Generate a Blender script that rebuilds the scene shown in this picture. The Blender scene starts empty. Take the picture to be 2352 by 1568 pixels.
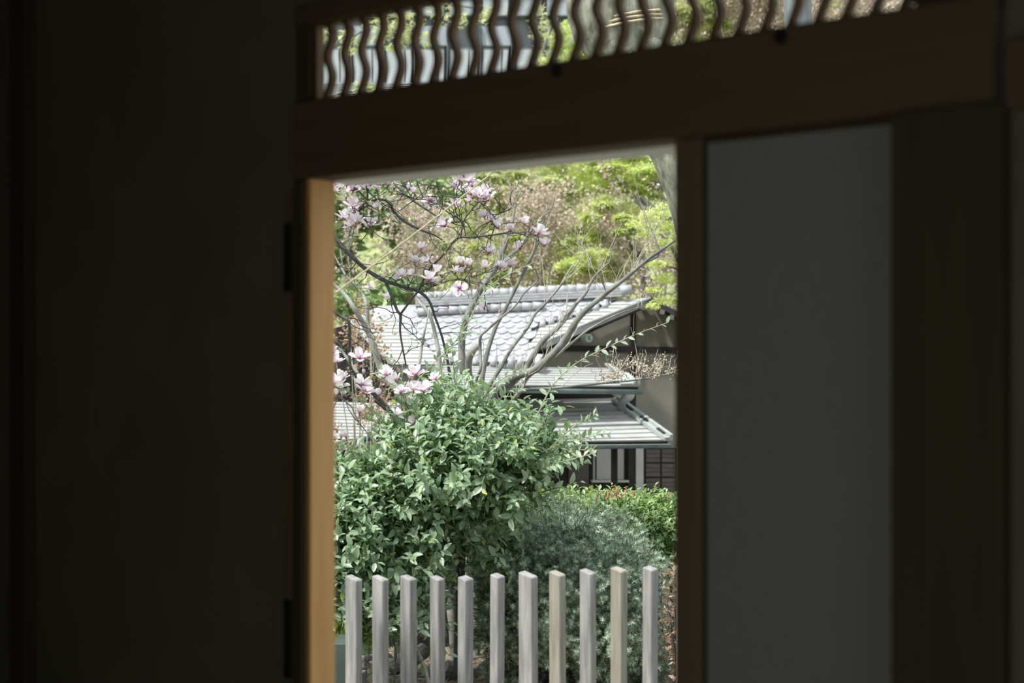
import bpy, math, random
import numpy as np
from mathutils import Vector, Matrix

# ------------------------------------------------------------------ camera, world, sun, exposure
F = 3920.0; CX = 1176.0; HY = 828.0; EYE = 2.0      # focal length in pixels of the 2352 px frame, horizon row, eye height
sc = bpy.context.scene
C = sc.collection
cam = bpy.data.cameras.new('camera'); co = bpy.data.objects.new('camera', cam); C.objects.link(co)
co.location = (0, 0, EYE); co.rotation_euler = (math.radians(90), 0, 0)
cam.sensor_width = 36; cam.lens = 60.0; cam.shift_y = 44.0 / 2352.0
cam.clip_start = 0.05; cam.clip_end = 300
cam.dof.use_dof = True; cam.dof.focus_distance = 11.3; cam.dof.aperture_fstop = 2.0
sc.camera = co
sc.view_settings.view_transform = 'Standard'; sc.view_settings.look = 'None'
sc.view_settings.gamma = 1.0; sc.view_settings.use_curve_mapping = False
sc.view_settings.exposure = 0.45

w = bpy.data.worlds.new('sky'); sc.world = w; w.use_nodes = True
nt = w.node_tree; nt.nodes.clear()
bg = nt.nodes.new('ShaderNodeBackground'); out = nt.nodes.new('ShaderNodeOutputWorld')
tc = nt.nodes.new('ShaderNodeTexCoord'); sep = nt.nodes.new('ShaderNodeSeparateXYZ')
cr = nt.nodes.new('ShaderNodeValToRGB')
cr.color_ramp.elements[0].position = 0.0; cr.color_ramp.elements[0].color = (0.84, 0.88, 0.88, 1)
cr.color_ramp.elements[1].position = 0.9; cr.color_ramp.elements[1].color = (0.74, 0.84, 0.95, 1)
nt.links.new(tc.outputs['Generated'], sep.inputs[0]); nt.links.new(sep.outputs['Z'], cr.inputs[0])
nt.links.new(cr.outputs[0], bg.inputs['Color']); bg.inputs['Strength'].default_value = 0.95
nt.links.new(bg.outputs[0], out.inputs[0])

sun = bpy.data.lights.new('sun', 'SUN'); so = bpy.data.objects.new('sun', sun); C.objects.link(so)
sun.energy = 4.2; sun.angle = math.radians(3.0); sun.color = (1.0, 0.97, 0.91)
so.rotation_euler = Vector((-0.46, -0.30, 0.84)).to_track_quat('Z', 'Y').to_euler()

rng = np.random.default_rng(7)
random.seed(7)

# ------------------------------------------------------------------ helpers
def P(px, py, Y):
    return Vector(((px - CX) / F * Y, Y, EYE + (HY - py) / F * Y))

def link(o): C.objects.link(o); return o

def tag(o, label=None, cat=None, group=None, kind=None):
    if label: o['label'] = label
    if cat: o['category'] = cat
    if group: o['group'] = group
    if kind: o['kind'] = kind
    return o

def thing(name, label, cat, loc=(0, 0, 0), group=None):
    o = link(bpy.data.objects.new(name, None)); o.location = loc; o.empty_display_size = .1
    return tag(o, label, cat, group)

def adopt(o, parent):
    """child keeps world coordinates given to its mesh"""
    if parent is None: return o
    o.parent = parent
    p = parent; M = Matrix.Identity(4); chain = []
    while p is not None: chain.append(p); p = p.parent
    for q in reversed(chain):
        M = M @ (q.matrix_parent_inverse if q.parent else Matrix.Identity(4)) @ q.matrix_basis
    o.matrix_parent_inverse = M.inverted()
    return o

def mesh(name, V, Fc, mat=None, smooth=False, attr=None):
    me = bpy.data.meshes.new(name)
    V = np.asarray(V, dtype=np.float32).reshape(-1, 3)
    if isinstance(Fc, np.ndarray):
        k = Fc.shape[1]; n = Fc.shape[0]
        me.vertices.add(len(V)); me.vertices.foreach_set('co', V.ravel())
        me.loops.add(n * k); me.loops.foreach_set('vertex_index', Fc.astype(np.int32).ravel())
        me.polygons.add(n); me.polygons.foreach_set('loop_start', np.arange(0, n * k, k, dtype=np.int32))
        me.polygons.foreach_set('loop_total', np.full(n, k, dtype=np.int32))
        if smooth: me.polygons.foreach_set('use_smooth', np.ones(n, dtype=bool))
        me.update(calc_edges=True)
    else:
        me.from_pydata([tuple(map(float, v)) for v in V], [], Fc)
        if smooth: me.polygons.foreach_set('use_smooth', np.ones(len(me.polygons), dtype=bool))
        me.update()
    if attr is not None:
        a = me.attributes.new('tint', 'FLOAT', 'POINT'); a.data.foreach_set('value', np.asarray(attr, dtype=np.float32))
    if mat: me.materials.append(mat)
    return me

def obj(name, V, Fc, mat, parent=None, smooth=False, attr=None, **kw):
    o = link(bpy.data.objects.new(name, mesh(name, V, Fc, mat, smooth, attr)))
    adopt(o, parent); tag(o, **kw); return o

# ---- materials
MATS = {}
def mat(name, col, col2=None, rough=.7, scale=8., stretch=(1, 1, 1), bump=0., spec=.3, attr=False, trans=None, detail=4., metal=0., tilt=0., coords='Object'):
    if name in MATS: return MATS[name]
    m = bpy.data.materials.new(name); m.use_nodes = True; n = m.node_tree; L = n.links
    b = n.nodes['Principled BSDF']; outn = n.nodes['Material Output']
    b.inputs['Roughness'].default_value = rough; b.inputs['Specular IOR Level'].default_value = spec
    b.inputs['Metallic'].default_value = metal
    if col2 is None: col2 = tuple(min(1, c * 1.25) for c in col)
    mx = n.nodes.new('ShaderNodeMix'); mx.data_type = 'RGBA'
    mx.inputs[6].default_value = (*col, 1); mx.inputs[7].default_value = (*col2, 1)
    if attr:
        at = n.nodes.new('ShaderNodeAttribute'); at.attribute_name = 'tint'
        L.new(at.outputs['Fac'], mx.inputs[0])
    else:
        t = n.nodes.new('ShaderNodeTexCoord'); mp = n.nodes.new('ShaderNodeMapping')
        mp.inputs['Scale'].default_value = stretch; mp.inputs['Rotation'].default_value = (0, 0, tilt)
        no = n.nodes.new('ShaderNodeTexNoise'); no.inputs['Scale'].default_value = scale; no.inputs['Detail'].default_value = detail
        rp = n.nodes.new('ShaderNodeMapRange'); rp.inputs[1].default_value = .3; rp.inputs[2].default_value = .7
        oi = n.nodes.new('ShaderNodeObjectInfo'); ad = n.nodes.new('ShaderNodeMath'); ad.operation = 'MULTIPLY_ADD'
        ad.inputs[1].default_value = .3
        va = n.nodes.new('ShaderNodeVectorMath'); va.operation = 'ADD'
        L.new(t.outputs[coords], mp.inputs[0]); L.new(mp.outputs[0], va.inputs[0])
        sc_ = n.nodes.new('ShaderNodeMath'); sc_.operation = 'MULTIPLY'; sc_.inputs[1].default_value = 17.
        L.new(oi.outputs['Random'], sc_.inputs[0]); L.new(sc_.outputs[0], va.inputs[1])
        L.new(va.outputs[0], no.inputs['Vector']); L.new(no.outputs['Fac'], rp.inputs[0])
        sb = n.nodes.new('ShaderNodeMath'); sb.operation = 'SUBTRACT'; sb.inputs[1].default_value = .5
        L.new(oi.outputs['Random'], sb.inputs[0])
        L.new(sb.outputs[0], ad.inputs[0]); L.new(rp.outputs[0], ad.inputs[2])
        cl = n.nodes.new('ShaderNodeClamp'); L.new(ad.outputs[0], cl.inputs[0])
        L.new(cl.outputs[0], mx.inputs[0])
        if bump:
            bp = n.nodes.new('ShaderNodeBump'); bp.inputs['Strength'].default_value = bump; bp.inputs['Distance'].default_value = .02
            L.new(no.outputs['Fac'], bp.inputs['Height']); L.new(bp.outputs[0], b.inputs['Normal'])
    L.new(mx.outputs[2], b.inputs['Base Color'])
    if trans:
        tr = n.nodes.new('ShaderNodeBsdfTranslucent'); ms = n.nodes.new('ShaderNodeMixShader')
        hs = n.nodes.new('ShaderNodeMix'); hs.data_type = 'RGBA'; hs.blend_type = 'MIX'; hs.inputs[0].default_value = .5
        hs.inputs[7].default_value = (*trans, 1); L.new(mx.outputs[2], hs.inputs[6])
        L.new(hs.outputs[2], tr.inputs[0]); ms.inputs[0].default_value = .35
        L.new(b.outputs[0], ms.inputs[1]); L.new(tr.outputs[0], ms.inputs[2]); L.new(ms.outputs[0], outn.inputs[0])
    MATS[name] = m; return m

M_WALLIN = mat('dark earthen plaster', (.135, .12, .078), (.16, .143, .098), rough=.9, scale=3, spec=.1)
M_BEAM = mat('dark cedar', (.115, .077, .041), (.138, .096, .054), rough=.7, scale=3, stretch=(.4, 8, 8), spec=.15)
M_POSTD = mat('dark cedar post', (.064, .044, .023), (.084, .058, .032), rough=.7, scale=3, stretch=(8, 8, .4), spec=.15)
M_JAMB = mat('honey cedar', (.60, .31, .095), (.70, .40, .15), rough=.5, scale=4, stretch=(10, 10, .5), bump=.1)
M_PALE = mat('pale planed wood', (.82, .79, .70), (.88, .85, .77), rough=.6, scale=4, stretch=(.5, 8, 8))
M_PAPER = mat('grey door paper', (.27, .27, .235), (.29, .29, .255), rough=.9, scale=30, bump=.05, spec=.1)
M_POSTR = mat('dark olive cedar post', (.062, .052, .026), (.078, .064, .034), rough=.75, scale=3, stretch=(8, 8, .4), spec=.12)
M_STILE = mat('brown door stile', (.15, .105, .055), (.19, .135, .075), rough=.7, scale=3, stretch=(8, 8, .4), spec=.15)
M_SLAT = mat('transom cedar', (.13, .078, .035), (.19, .118, .058), rough=.6, scale=5, stretch=(8, 8, 1))
M_IRON = mat('dark iron', (.012, .011, .010), (.02, .018, .016), rough=.5, metal=.3)
M_TATAMI = mat('straw mat floor', (.13, .11, .06), (.17, .14, .08), rough=.8, scale=40, stretch=(1, 12, 1))
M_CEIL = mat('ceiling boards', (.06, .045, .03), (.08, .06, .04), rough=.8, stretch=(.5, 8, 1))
M_FENCE = mat('weathered grey fence wood', (.22, .215, .205), (.41, .40, .385), rough=.8, scale=5, stretch=(9, 9, .9), bump=.25, detail=6)
M_FENCE2 = mat('weathered warm fence wood', (.25, .23, .175), (.38, .36, .30), rough=.8, scale=5, stretch=(9, 9, .9), bump=.25, detail=6)
M_SOIL = mat('garden soil', (.10, .08, .055), (.22, .19, .14), rough=.95, scale=6, bump=.6, detail=10)
M_STONE = mat('garden stone', (.25, .24, .22), (.42, .40, .37), rough=.85, scale=14, bump=.4)
M_LOG = mat('bleached log', (.24, .22, .19), (.46, .44, .41), rough=.85, scale=8, stretch=(1, 6, 6), bump=.5)
M_BARK_MAG = mat('magnolia bark', (.075, .075, .07), (.14, .14, .125), rough=.85, scale=18, bump=.4)
M_BARK_TWIG = mat('dark twig bark', (.050, .045, .042), (.09, .082, .075), rough=.8, scale=20)
M_BARK_GREY = mat('smooth grey bark', (.12, .125, .11), (.30, .30, .275), rough=.75, scale=9, bump=.3)
M_BARK_PALE = mat('pale blurred bark', (.28, .285, .25), (.42, .42, .375), rough=.8, scale=8)
M_BARK_MOSS = mat('mossy bark', (.13, .135, .09), (.26, .27, .20), rough=.9, scale=14, bump=.6)
M_BARK_BIG = mat('rough grey bark', (.13, .14, .095), (.40, .41, .33), rough=.9, scale=16, stretch=(1, 1, .35), bump=.9, detail=8)
M_BARK_BLUE = mat('bluish flaking bark', (.13, .155, .155), (.27, .29, .29), rough=.9, scale=10, stretch=(1, 1, .3), bump=.9)
M_TWIGTAN = mat('tan twig', (.36, .34, .27), (.50, .47, .38), rough=.8, scale=9)
M_ROPE = mat('straw rope', (.42, .35, .21), (.62, .54, .36), rough=.85, scale=60)
M_LEAF = mat('glossy shrub leaf', (.22, .35, .21), (.48, .60, .41), rough=.33, spec=.75, attr=True, trans=(.30, .52, .08))
M_LEAFY = mat('young yellow leaf', (.42, .55, .14), (.60, .68, .25), rough=.4, spec=.5, attr=True, trans=(.60, .70, .12))
M_NEEDLE = mat('blue green needle', (.11, .21, .12), (.70, .82, .62), rough=.5, spec=.5, attr=True)
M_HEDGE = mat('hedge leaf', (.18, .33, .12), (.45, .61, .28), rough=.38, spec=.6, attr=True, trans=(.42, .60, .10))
M_MAPLE = mat('maple leaf', (.46, .56, .17), (.66, .72, .30), rough=.55, spec=.3, attr=True, trans=(.60, .72, .10))
M_MAPLE2 = mat('pale maple leaf', (.50, .57, .25), (.70, .74, .42), rough=.55, spec=.3, attr=True, trans=(.65, .70, .22))
M_BUD = mat('tan bud', (.55, .46, .38), (.74, .65, .55), rough=.7, attr=True, trans=(.5, .36, .22))
M_DRY = mat('dry brown leaf', (.30, .21, .14), (.60, .47, .34), rough=.7, attr=True, trans=(.5, .3, .14))
M_EVG = mat('broad evergreen leaf', (.18, .33, .16), (.48, .60, .28), rough=.45, attr=True, trans=(.25, .42, .06))
M_RED = mat('red young shoot', (.66, .13, .11), (.80, .28, .24), rough=.5, attr=True)
M_TILE = mat('grey roof tile', (.31, .32, .335), (.44, .45, .465), rough=.45, scale=12, spec=.5)
M_BOARD = mat('weathered roof board', (.35, .36, .345), (.47, .475, .455), rough=.7, scale=5, stretch=(1, 1, 8), bump=.1)
M_COPPER = mat('green grey copper', (.31, .345, .33), (.44, .475, .46), rough=.55, scale=9, spec=.5)
M_GUTTER = mat('dark green gutter', (.065, .095, .09), (.13, .17, .16), rough=.45, scale=9, spec=.5)
M_PLASTER = mat('beige house plaster', (.24, .235, .20), (.30, .29, .245), rough=.9, scale=5)
M_DARKW = mat('dark house timber and shade', (.022, .020, .018), (.04, .036, .032), rough=.8, scale=7)  # real timber; also paints shade on some house panels
M_BROWNW = mat('brown house timber', (.09, .08, .07), (.14, .125, .11), rough=.8, scale=7, stretch=(1, 1, 5))
M_GLASS = mat('house window pane', (.33, .35, .32), (.40, .42, .39), rough=.15, scale=2, spec=.6)
M_WHITEP = mat('pale painted post', (.46, .47, .43), (.55, .56, .52), rough=.7)
M_DISC = mat('pale verdigris disc', (.50, .60, .57), (.66, .74, .70), rough=.6, scale=30)
M_BLD = mat('grey building wall', (.22, .235, .24), (.28, .295, .30), rough=.9, scale=1.5)
M_BLDW = mat('pale building panel', (.36, .39, .40), (.44, .47, .48), rough=.5, scale=2)
M_BLDB = mat('blue grey building panel', (.30, .34, .38), (.37, .41, .45), rough=.6, scale=2)
M_BLDF = mat('dark building frame', (.10, .12, .13), (.14, .16, .17), rough=.6)
M_HILL = mat('hillside soil and moss', (.22, .27, .12), (.42, .43, .26), rough=.95, scale=1.6, detail=12)
M_PIPE = mat('blue grey pipe', (.34, .38, .46), (.42, .46, .54), rough=.5)
M_BIN = mat('dark green board', (.05, .075, .07), (.08, .105, .095), rough=.6)

def petal_mat():
    m = bpy.data.materials.new('magnolia petal'); m.use_nodes = True; n = m.node_tree; L = n.links
    b = n.nodes['Principled BSDF']; at = n.nodes.new('ShaderNodeAttribute'); at.attribute_name = 'tint'
    r = n.nodes.new('ShaderNodeValToRGB'); e = r.color_ramp.elements
    e[0].position = 0; e[0].color = (.30, .07, .19, 1); e[1].position = .80; e[1].color = (.90, .87, .88, 1)
    k = e.new(.16); k.color = (.50, .22, .38, 1); k = e.new(.42); k.color = (.86, .76, .81, 1)
    L.new(at.outputs['Fac'], r.inputs[0]); L.new(r.outputs[0], b.inputs['Base Color']); b.inputs['Roughness'].default_value = .5
    tr = n.nodes.new('ShaderNodeBsdfTranslucent'); ms = n.nodes.new('ShaderNodeMixShader'); ms.inputs[0].default_value = .3
    L.new(r.outputs[0], tr.inputs[0]); L.new(b.outputs[0], ms.inputs[1]); L.new(tr.outputs[0], ms.inputs[2])
    L.new(ms.outputs[0], n.nodes['Material Output'].inputs[0]); return m
M_PETAL = petal_mat()
M_CALYX = mat('flower centre', (.30, .07, .14), (.42, .16, .20), rough=.6)

# ---- shape helpers
def box_vf(x0, x1, y0, y1, z0, z1, b=0.0):
    """box with bevelled vertical and horizontal edges (chamfer b)"""
    if b <= 0:
        V = [(x, y, z) for z in (z0, z1) for y in (y0, y1) for x in (x0, x1)]
        return V, [(0, 2, 3, 1), (4, 5, 7, 6), (0, 1, 5, 4), (2, 6, 7, 3), (0, 4, 6, 2), (1, 3, 7, 5)]
    V = []; Fc = []
    def ring(z, i):
        return [(x0 + i + b, y0 + i, z), (x1 - i - b, y0 + i, z), (x1 - i, y0 + i + b, z), (x1 - i, y1 - i - b, z),
                (x1 - i - b, y1 - i, z), (x0 + i + b, y1 - i, z), (x0 + i, y1 - i - b, z), (x0 + i, y0 + i + b, z)]
    for z, i in ((z0, 0), (z1 - b, 0), (z1, b * .8)): V += ring(z, i)
    for r in range(2):
        for k in range(8):
            a, c = r * 8 + k, r * 8 + (k + 1) % 8
            Fc.append((a, c, c + 8, a + 8))
    Fc.append(tuple(range(7, -1, -1))); Fc.append(tuple(range(16, 24)))
    return V, Fc

def merge(parts):
    V = []; Fc = []
    for v, f in parts:
        o = len(V); V += list(v); Fc += [tuple(i + o for i in t) for t in f]
    return V, Fc

def smooth_path(pts, rad, sub=4):
    pts = [Vector(p) for p in pts]; n = len(pts)
    if n < 3: return pts, list(rad)
    op = []; orr = []
    for i in range(n - 1):
        p0 = pts[max(i - 1, 0)]; p1 = pts[i]; p2 = pts[i + 1]; p3 = pts[min(i + 2, n - 1)]
        for k in range(sub):
            t = k / sub
            op.append(.5 * ((2 * p1) + (p2 - p0) * t + (2 * p0 - 5 * p1 + 4 * p2 - p3) * t * t + (3 * p1 - p0 - 3 * p2 + p3) * t ** 3))
            orr.append(rad[i] * (1 - t) + rad[i + 1] * t)
    op.append(pts[-1]); orr.append(rad[-1]); return op, orr

def tube_vf(pts, rad, sides=6, cap=True):
    V = []; Fc = []; n = len(pts); up = Vector((.13, .97, .2)).normalized()
    ca = [(math.cos(2 * math.pi * k / sides), math.sin(2 * math.pi * k / sides)) for k in range(sides)]
    for i, p in enumerate(pts):
        t = (pts[min(i + 1, n - 1)] - pts[max(i - 1, 0)])
        t = t.normalized() if t.length > 1e-9 else Vector((0, 0, 1))
        a = t.cross(up)
        if a.length < 1e-3: a = t.cross(Vector((1, 0, 0)))
        a.normalize(); b = t.cross(a)
        for c, s in ca: V.append(p + a * (c * rad[i]) + b * (s * rad[i]))
    for i in range(n - 1):
        for k in range(sides):
            a_, b_ = i * sides + k, i * sides + (k + 1) % sides
            Fc.append((a_, b_, b_ + sides, a_ + sides))
    if cap: Fc.append(tuple(range(sides - 1, -1, -1))); Fc.append(tuple((n - 1) * sides + k for k in range(sides)))
    return V, Fc

def px_path(pl, Y0, Y1, wob=0.0):
    """pl: (px, py, radius px) traced limb, running from depth Y0 to depth Y1"""
    n = len(pl); pts = []; rad = []
    for i, q in enumerate(pl):
        Y = Y0 + (Y1 - Y0) * i / max(1, n - 1) + random.uniform(-wob, wob)
        pts.append(P(q[0], q[1], Y)); rad.append(q[2] / F * Y)
    return pts, rad

def limb(name, pl, Y0, Y1, m, parent, sides=8, wob=.04, knob=.06):
    pts, rad = smooth_path(*px_path(pl, Y0, Y1, wob), sub=5)
    rad = [r * (1 + random.uniform(-knob, knob)) for r in rad]
    V, Fc = tube_vf(pts, rad, sides)
    obj(name, V, Fc, m, parent, smooth=True)
    return pts

def crooked(a, b, n, jit):
    pts = [a.copy()]
    for i in range(1, n):
        q = a.lerp(b, i / n); pts.append(q + Vector([random.uniform(-jit, jit) for _ in range(3)]))
    pts.append(b.copy()); return pts

def side_twigs(paths, count, length, r0, seg=5, spread=1.0, up=.35, child=.5, tips=None, wig=.33):
    """crooked side twigs growing off traced limbs; returns list of (pts, radii)"""
    outl = []
    for _ in range(count):
        pa = random.choice(paths); i = random.randrange(1, len(pa)); st = pa[i]
        t = (pa[i] - pa[i - 1]).normalized()
        L = length * random.uniform(.35, 1)
        stack = [(st, t, L, r0, 0)]
        while stack:
            s, d, l, r, lev = stack.pop()
            d = (d * .5 + Vector((random.gauss(0, 1), random.gauss(0, .6), random.gauss(0, 1))) * spread * .6 + Vector((0, 0, up))).normalized()
            pts = [s]; rr = [r]
            for k in range(seg):
                d = (d + Vector((random.gauss(0, wig), random.gauss(0, wig * .75), random.gauss(0, wig)))).normalized()
                pts.append(pts[-1] + d * l / seg); rr.append(r * (1 - .65 * (k + 1) / seg))
                if lev < 2 and random.random() < child / (lev + 1):
                    stack.append((pts[-1], d, l * random.uniform(.3, .6), rr[-1] * .85, lev + 1))
            outl.append((pts, rr))
            if tips is not None: tips.append((pts[-1], d)); tips.append((pts[-2], d))
    return outl

def join_tubes(name, tl, m, parent, sides=3, kind='stuff', smooth=True):
    V = []; Fc = []; o = 0
    for pts, rr in tl:
        v, f = tube_vf(pts, rr, sides, cap=False); V += v; Fc += [tuple(i + o for i in t) for t in f]; o += len(v)
    if not V: return
    return obj(name, np.array([tuple(v) for v in V]), np.array(Fc), m, parent, smooth=smooth, kind=kind)

# ---- leaf clouds
def leaf_template(width=.42, fold=.10, curl=.12, base=.0):
    """unit leaf along +y, folded on its midrib"""
    ys = [0, .22, .5, .78, 1.0]; ws = [0.03, .75, 1.0, .62, 0.0]
    V = []; 
    for y, w_ in zip(ys, ws):
        zc = -curl * y * y
        V += [(-width / 2 * w_, y, zc + fold * w_), (0, y, zc), (width / 2 * w_, y, zc + fold * w_)]
    T = []
    for i in range(4):
        a = i * 3
        T += [(a, a + 1, a + 4), (a, a + 4, a + 3), (a + 1, a + 2, a + 5), (a + 1, a + 5, a + 4)]
    return np.array(V, dtype=np.float32), np.array(T, dtype=np.int32)

def maple_template():
    V = [(0, 0, 0)]; T = []
    angs = [-100, -52, 0, 52, 100]; lens = [.5, .85, 1.0, .85, .5]
    for a, l in zip(angs, lens):
        a = math.radians(a); dx, dy = math.sin(a), math.cos(a)
        i = len(V); w_ = .11
        V += [(dx * l * .45 - dy * w_, dy * l * .45 + dx * w_, -.02), (dx * l, dy * l, -.10 * l), (dx * l * .45 + dy * w_, dy * l * .45 - dx * w_, -.02)]
        T += [(0, i, i + 1), (0, i + 1, i + 2)]
    return np.array(V, dtype=np.float32), np.array(T, dtype=np.int32)

def diamond_template():
    V = [(0, 0, 0), (-.3, .45, .04), (0, 1, 0), (.3, .45, -.04)]
    return np.array(V, dtype=np.float32), np.array([(0, 3, 2), (0, 2, 1)], dtype=np.int32)

def needle_template(n=13):
    V = []; T = []
    g = np.random.default_rng(3)
    for k in range(n):
        th = k * 2.4; el = g.uniform(.05, 1.1)
        d = np.array([math.cos(th) * math.cos(el), math.sin(el) * 1.0, math.sin(th) * math.cos(el)]); d /= np.linalg.norm(d)
        s = np.cross(d, [0.3, .9, .1]); s /= np.linalg.norm(s); s *= .045
        st = np.array([0, g.uniform(0, .5), 0])
        i = len(V); V += [st - s, st + s, st + d * .8]
        T += [(i, i + 1, i + 2)]
    return np.array(V, dtype=np.float32), np.array(T, dtype=np.int32)

def unit(a): return a / np.maximum(np.linalg.norm(a, axis=-1, keepdims=True), 1e-9)

def frames(along, normal):
    y = unit(along); x = unit(np.cross(y, normal)); z = np.cross(x, y)
    return np.stack([x, y, z], axis=-1)            # columns

def cloud(name, tpl, pos, R, size, tint, m, parent, kind='stuff', smooth=False):
    tv, tf = tpl; N = len(pos)
    if N == 0: return None
    V = np.einsum('nij,kj->nki', R, tv) * size[:, None, None] + pos[:, None, :]
    Fc = (tf[None] + (np.arange(N) * len(tv))[:, None, None]).reshape(-1, tf.shape[1])
    A = np.repeat(tint, len(tv))
    return obj(name, V.reshape(-1, 3), Fc, m, parent, smooth=smooth, attr=A, kind=kind)

def leaf_objects(name, tpl, pos, R, size, tint, m, parent, nvar=6):
    vs = [mesh(name, tpl[0], tpl[1], m, False, attr=np.full(len(tpl[0]), (i + .5) / nvar)) for i in range(nvar)]
    for i in range(len(pos)):
        o = bpy.data.objects.new(name, vs[min(nvar - 1, int(tint[i] * nvar))])
        M = Matrix(R[i].tolist()).to_4x4() @ Matrix.Diagonal((size[i], size[i], size[i], 1)); M.translation = Vector(pos[i].tolist())
        link(o); o.parent = parent; o.matrix_parent_inverse = Matrix.Translation(-parent.location); o.matrix_basis = M

def blob_points(blobs, density=1.0, lo=.5):
    """blobs: (px, py, Y, rx px, ry px, depth radius m, count) -> points, outward directions"""
    Ps = []; Ds = []
    for px, py, Y, rx, ry, rd, n in blobs:
        n = int(n * density); c = np.array(P(px, py, Y))
        d = unit(rng.normal(size=(n, 3))); r = rng.uniform(lo ** 3, 1, n) ** (1 / 3)
        s = np.array([rx / F * Y, rd, ry / F * Y])
        Ps.append(c + d * r[:, None] * s); Ds.append(unit(d / s * s.max()))
    return np.concatenate(Ps), np.concatenate(Ds)

def sprigs(pts, dirs, nleaf=8, length=.16, leaf=.07, up=.5, jitter=.5):
    """leafy shoots starting at pts; returns leaf pos, along, normal, size and the stems"""
    N = len(pts)
    t = unit(dirs + rng.normal(size=(N, 3)) * jitter + np.array([0, 0, up]))
    L = length * rng.uniform(.6, 1.3, N)
    k = np.arange(nleaf)
    pos = pts[:, None] + t[:, None] * (L[:, None] * (k[None] + .6) / nleaf)[..., None]
    a = unit(np.cross(t, rng.normal(size=(N, 3)))); b = np.cross(t, a)
    ang = k[None] * 2.4 + rng.uniform(0, 6.3, (N, 1)) + rng.normal(0, .3, (N, nleaf))
    rad = a[:, None] * np.cos(ang)[..., None] + b[:, None] * np.sin(ang)[..., None]
    al = unit(rad * .85 + t[:, None] * .65 + rng.normal(size=(N, nleaf, 3)) * .15)
    nm = unit(t[:, None] * .8 + np.array([0, 0, .7]) + rng.normal(size=(N, nleaf, 3)) * .25)
    sz = leaf * rng.uniform(.55, 1.15, (N, nleaf)) * (1 - .25 * k / nleaf)[None]
    stems = np.stack([pts - t * .02, pts + t * L[:, None]], 1)
    return pos.reshape(-1, 3), al.reshape(-1, 3), nm.reshape(-1, 3), sz.ravel(), stems

def stem_cloud(name, stems, r, m, parent):
    N = len(stems); a = stems[:, 0]; b = stems[:, 1]; t = unit(b - a); u = unit(np.cross(t, [.3, .8, .1])); v = np.cross(t, u)
    V = []
    for p, rr in ((a, r), (b, r * .4)):
        for k in range(3):
            an = k * 2.094; V.append(p + (u * math.cos(an) + v * math.sin(an)) * rr)
    V = np.stack(V, 1); Fq = np.array([(0, 1, 4, 3), (1, 2, 5, 4), (2, 0, 3, 5)])
    Fc = (Fq[None] + (np.arange(N) * 6)[:, None, None]).reshape(-1, 4)
    return obj(name, V.reshape(-1, 3), Fc, m, parent, kind='stuff')

# ------------------------------------------------------------------ the room (wall frame: x along the wall, y outward to the garden)
A2 = Vector((-0.621, 5.17)); ang = math.atan2(-0.674, 0.739)
WM = Matrix.Translation((A2.x, A2.y, 0)) @ Matrix.Rotation(ang, 4, 'Z')
DV = Vector((math.cos(ang), math.sin(ang))); NV = Vector((-math.sin(ang), math.cos(ang)))
def wall_s(px, t=0.0):
    r = Vector(((px - CX) / F, 1.0)); k = (NV.dot(A2) + t) / NV.dot(r)
    return (r * k - A2).dot(DV)
def wbox(name, s0, s1, t0, t1, z0, z1, m, parent=None, b=.004, **kw):
    V, Fc = box_vf(s0, s1, t0, t1, z0, z1, b)
    me = mesh(name, V, Fc, m); o = link(bpy.data.objects.new(name, me))
    if parent is None: o.matrix_world = WM
    else: o.parent = parent
    tag(o, **kw); return o
FLOOR = .55; CEIL = 3.75
SL, SR, DB = -2.9, 5.6, -3.9      # room limits along the wall and behind the camera
S1 = wall_s(1540); S2 = wall_s(1603); SP0 = wall_s(1611); SP1 = wall_s(2062); SE = wall_s(2292)
ZL = 2.55; ZT0 = 2.785; ZT1 = 3.02; ST0 = wall_s(716); ST1 = wall_s(2110)
SLF = wall_s(60)
st = dict(kind='structure')
floor = wbox('floor', SL, SR, DB, .32, FLOOR - .12, FLOOR, M_TATAMI, b=0, **st)
ceiling = wbox('ceiling', SL - .1, SR + .1, DB - .1, .55, CEIL, CEIL + .1, M_CEIL, b=0, **st)
V, Fc = merge([box_vf(SL, -.05, 0, .09, FLOOR, CEIL), box_vf(-.05, ST1 + .02, 0, .09, ZT1 + .05, CEIL),
               box_vf(SE + .02, SR, 0, .09, ZL + .13, CEIL), box_vf(SE + .02, SR, 0, .09, FLOOR, ZL + .13)])
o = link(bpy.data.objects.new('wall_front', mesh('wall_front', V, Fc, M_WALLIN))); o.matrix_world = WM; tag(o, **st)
wbox('wall_left', SL - .1, SL, DB, .09, FLOOR, CEIL, M_WALLIN, b=0, **st)
# the wall behind the camera and the right wall have wide openings that let daylight in
V, Fc = merge([box_vf(SL, 1.2, DB - .1, DB, FLOOR, CEIL), box_vf(1.2, 3.2, DB - .1, DB, 2.6, CEIL), box_vf(3.2, SR, DB - .1, DB, FLOOR, CEIL)])
o = link(bpy.data.objects.new('wall_back', mesh('wall_back', V, Fc, M_WALLIN))); o.matrix_world = WM; tag(o, **st)
V, Fc = merge([box_vf(SR, SR + .1, DB, -2.6, FLOOR, CEIL), box_vf(SR, SR + .1, -2.6, -.9, 2.5, CEIL), box_vf(SR, SR + .1, -.9, .09, FLOOR, CEIL)])
o = link(bpy.data.objects.new('wall_right', mesh('wall_right', V, Fc, M_WALLIN))); o.matrix_world = WM; tag(o, **st)

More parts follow.
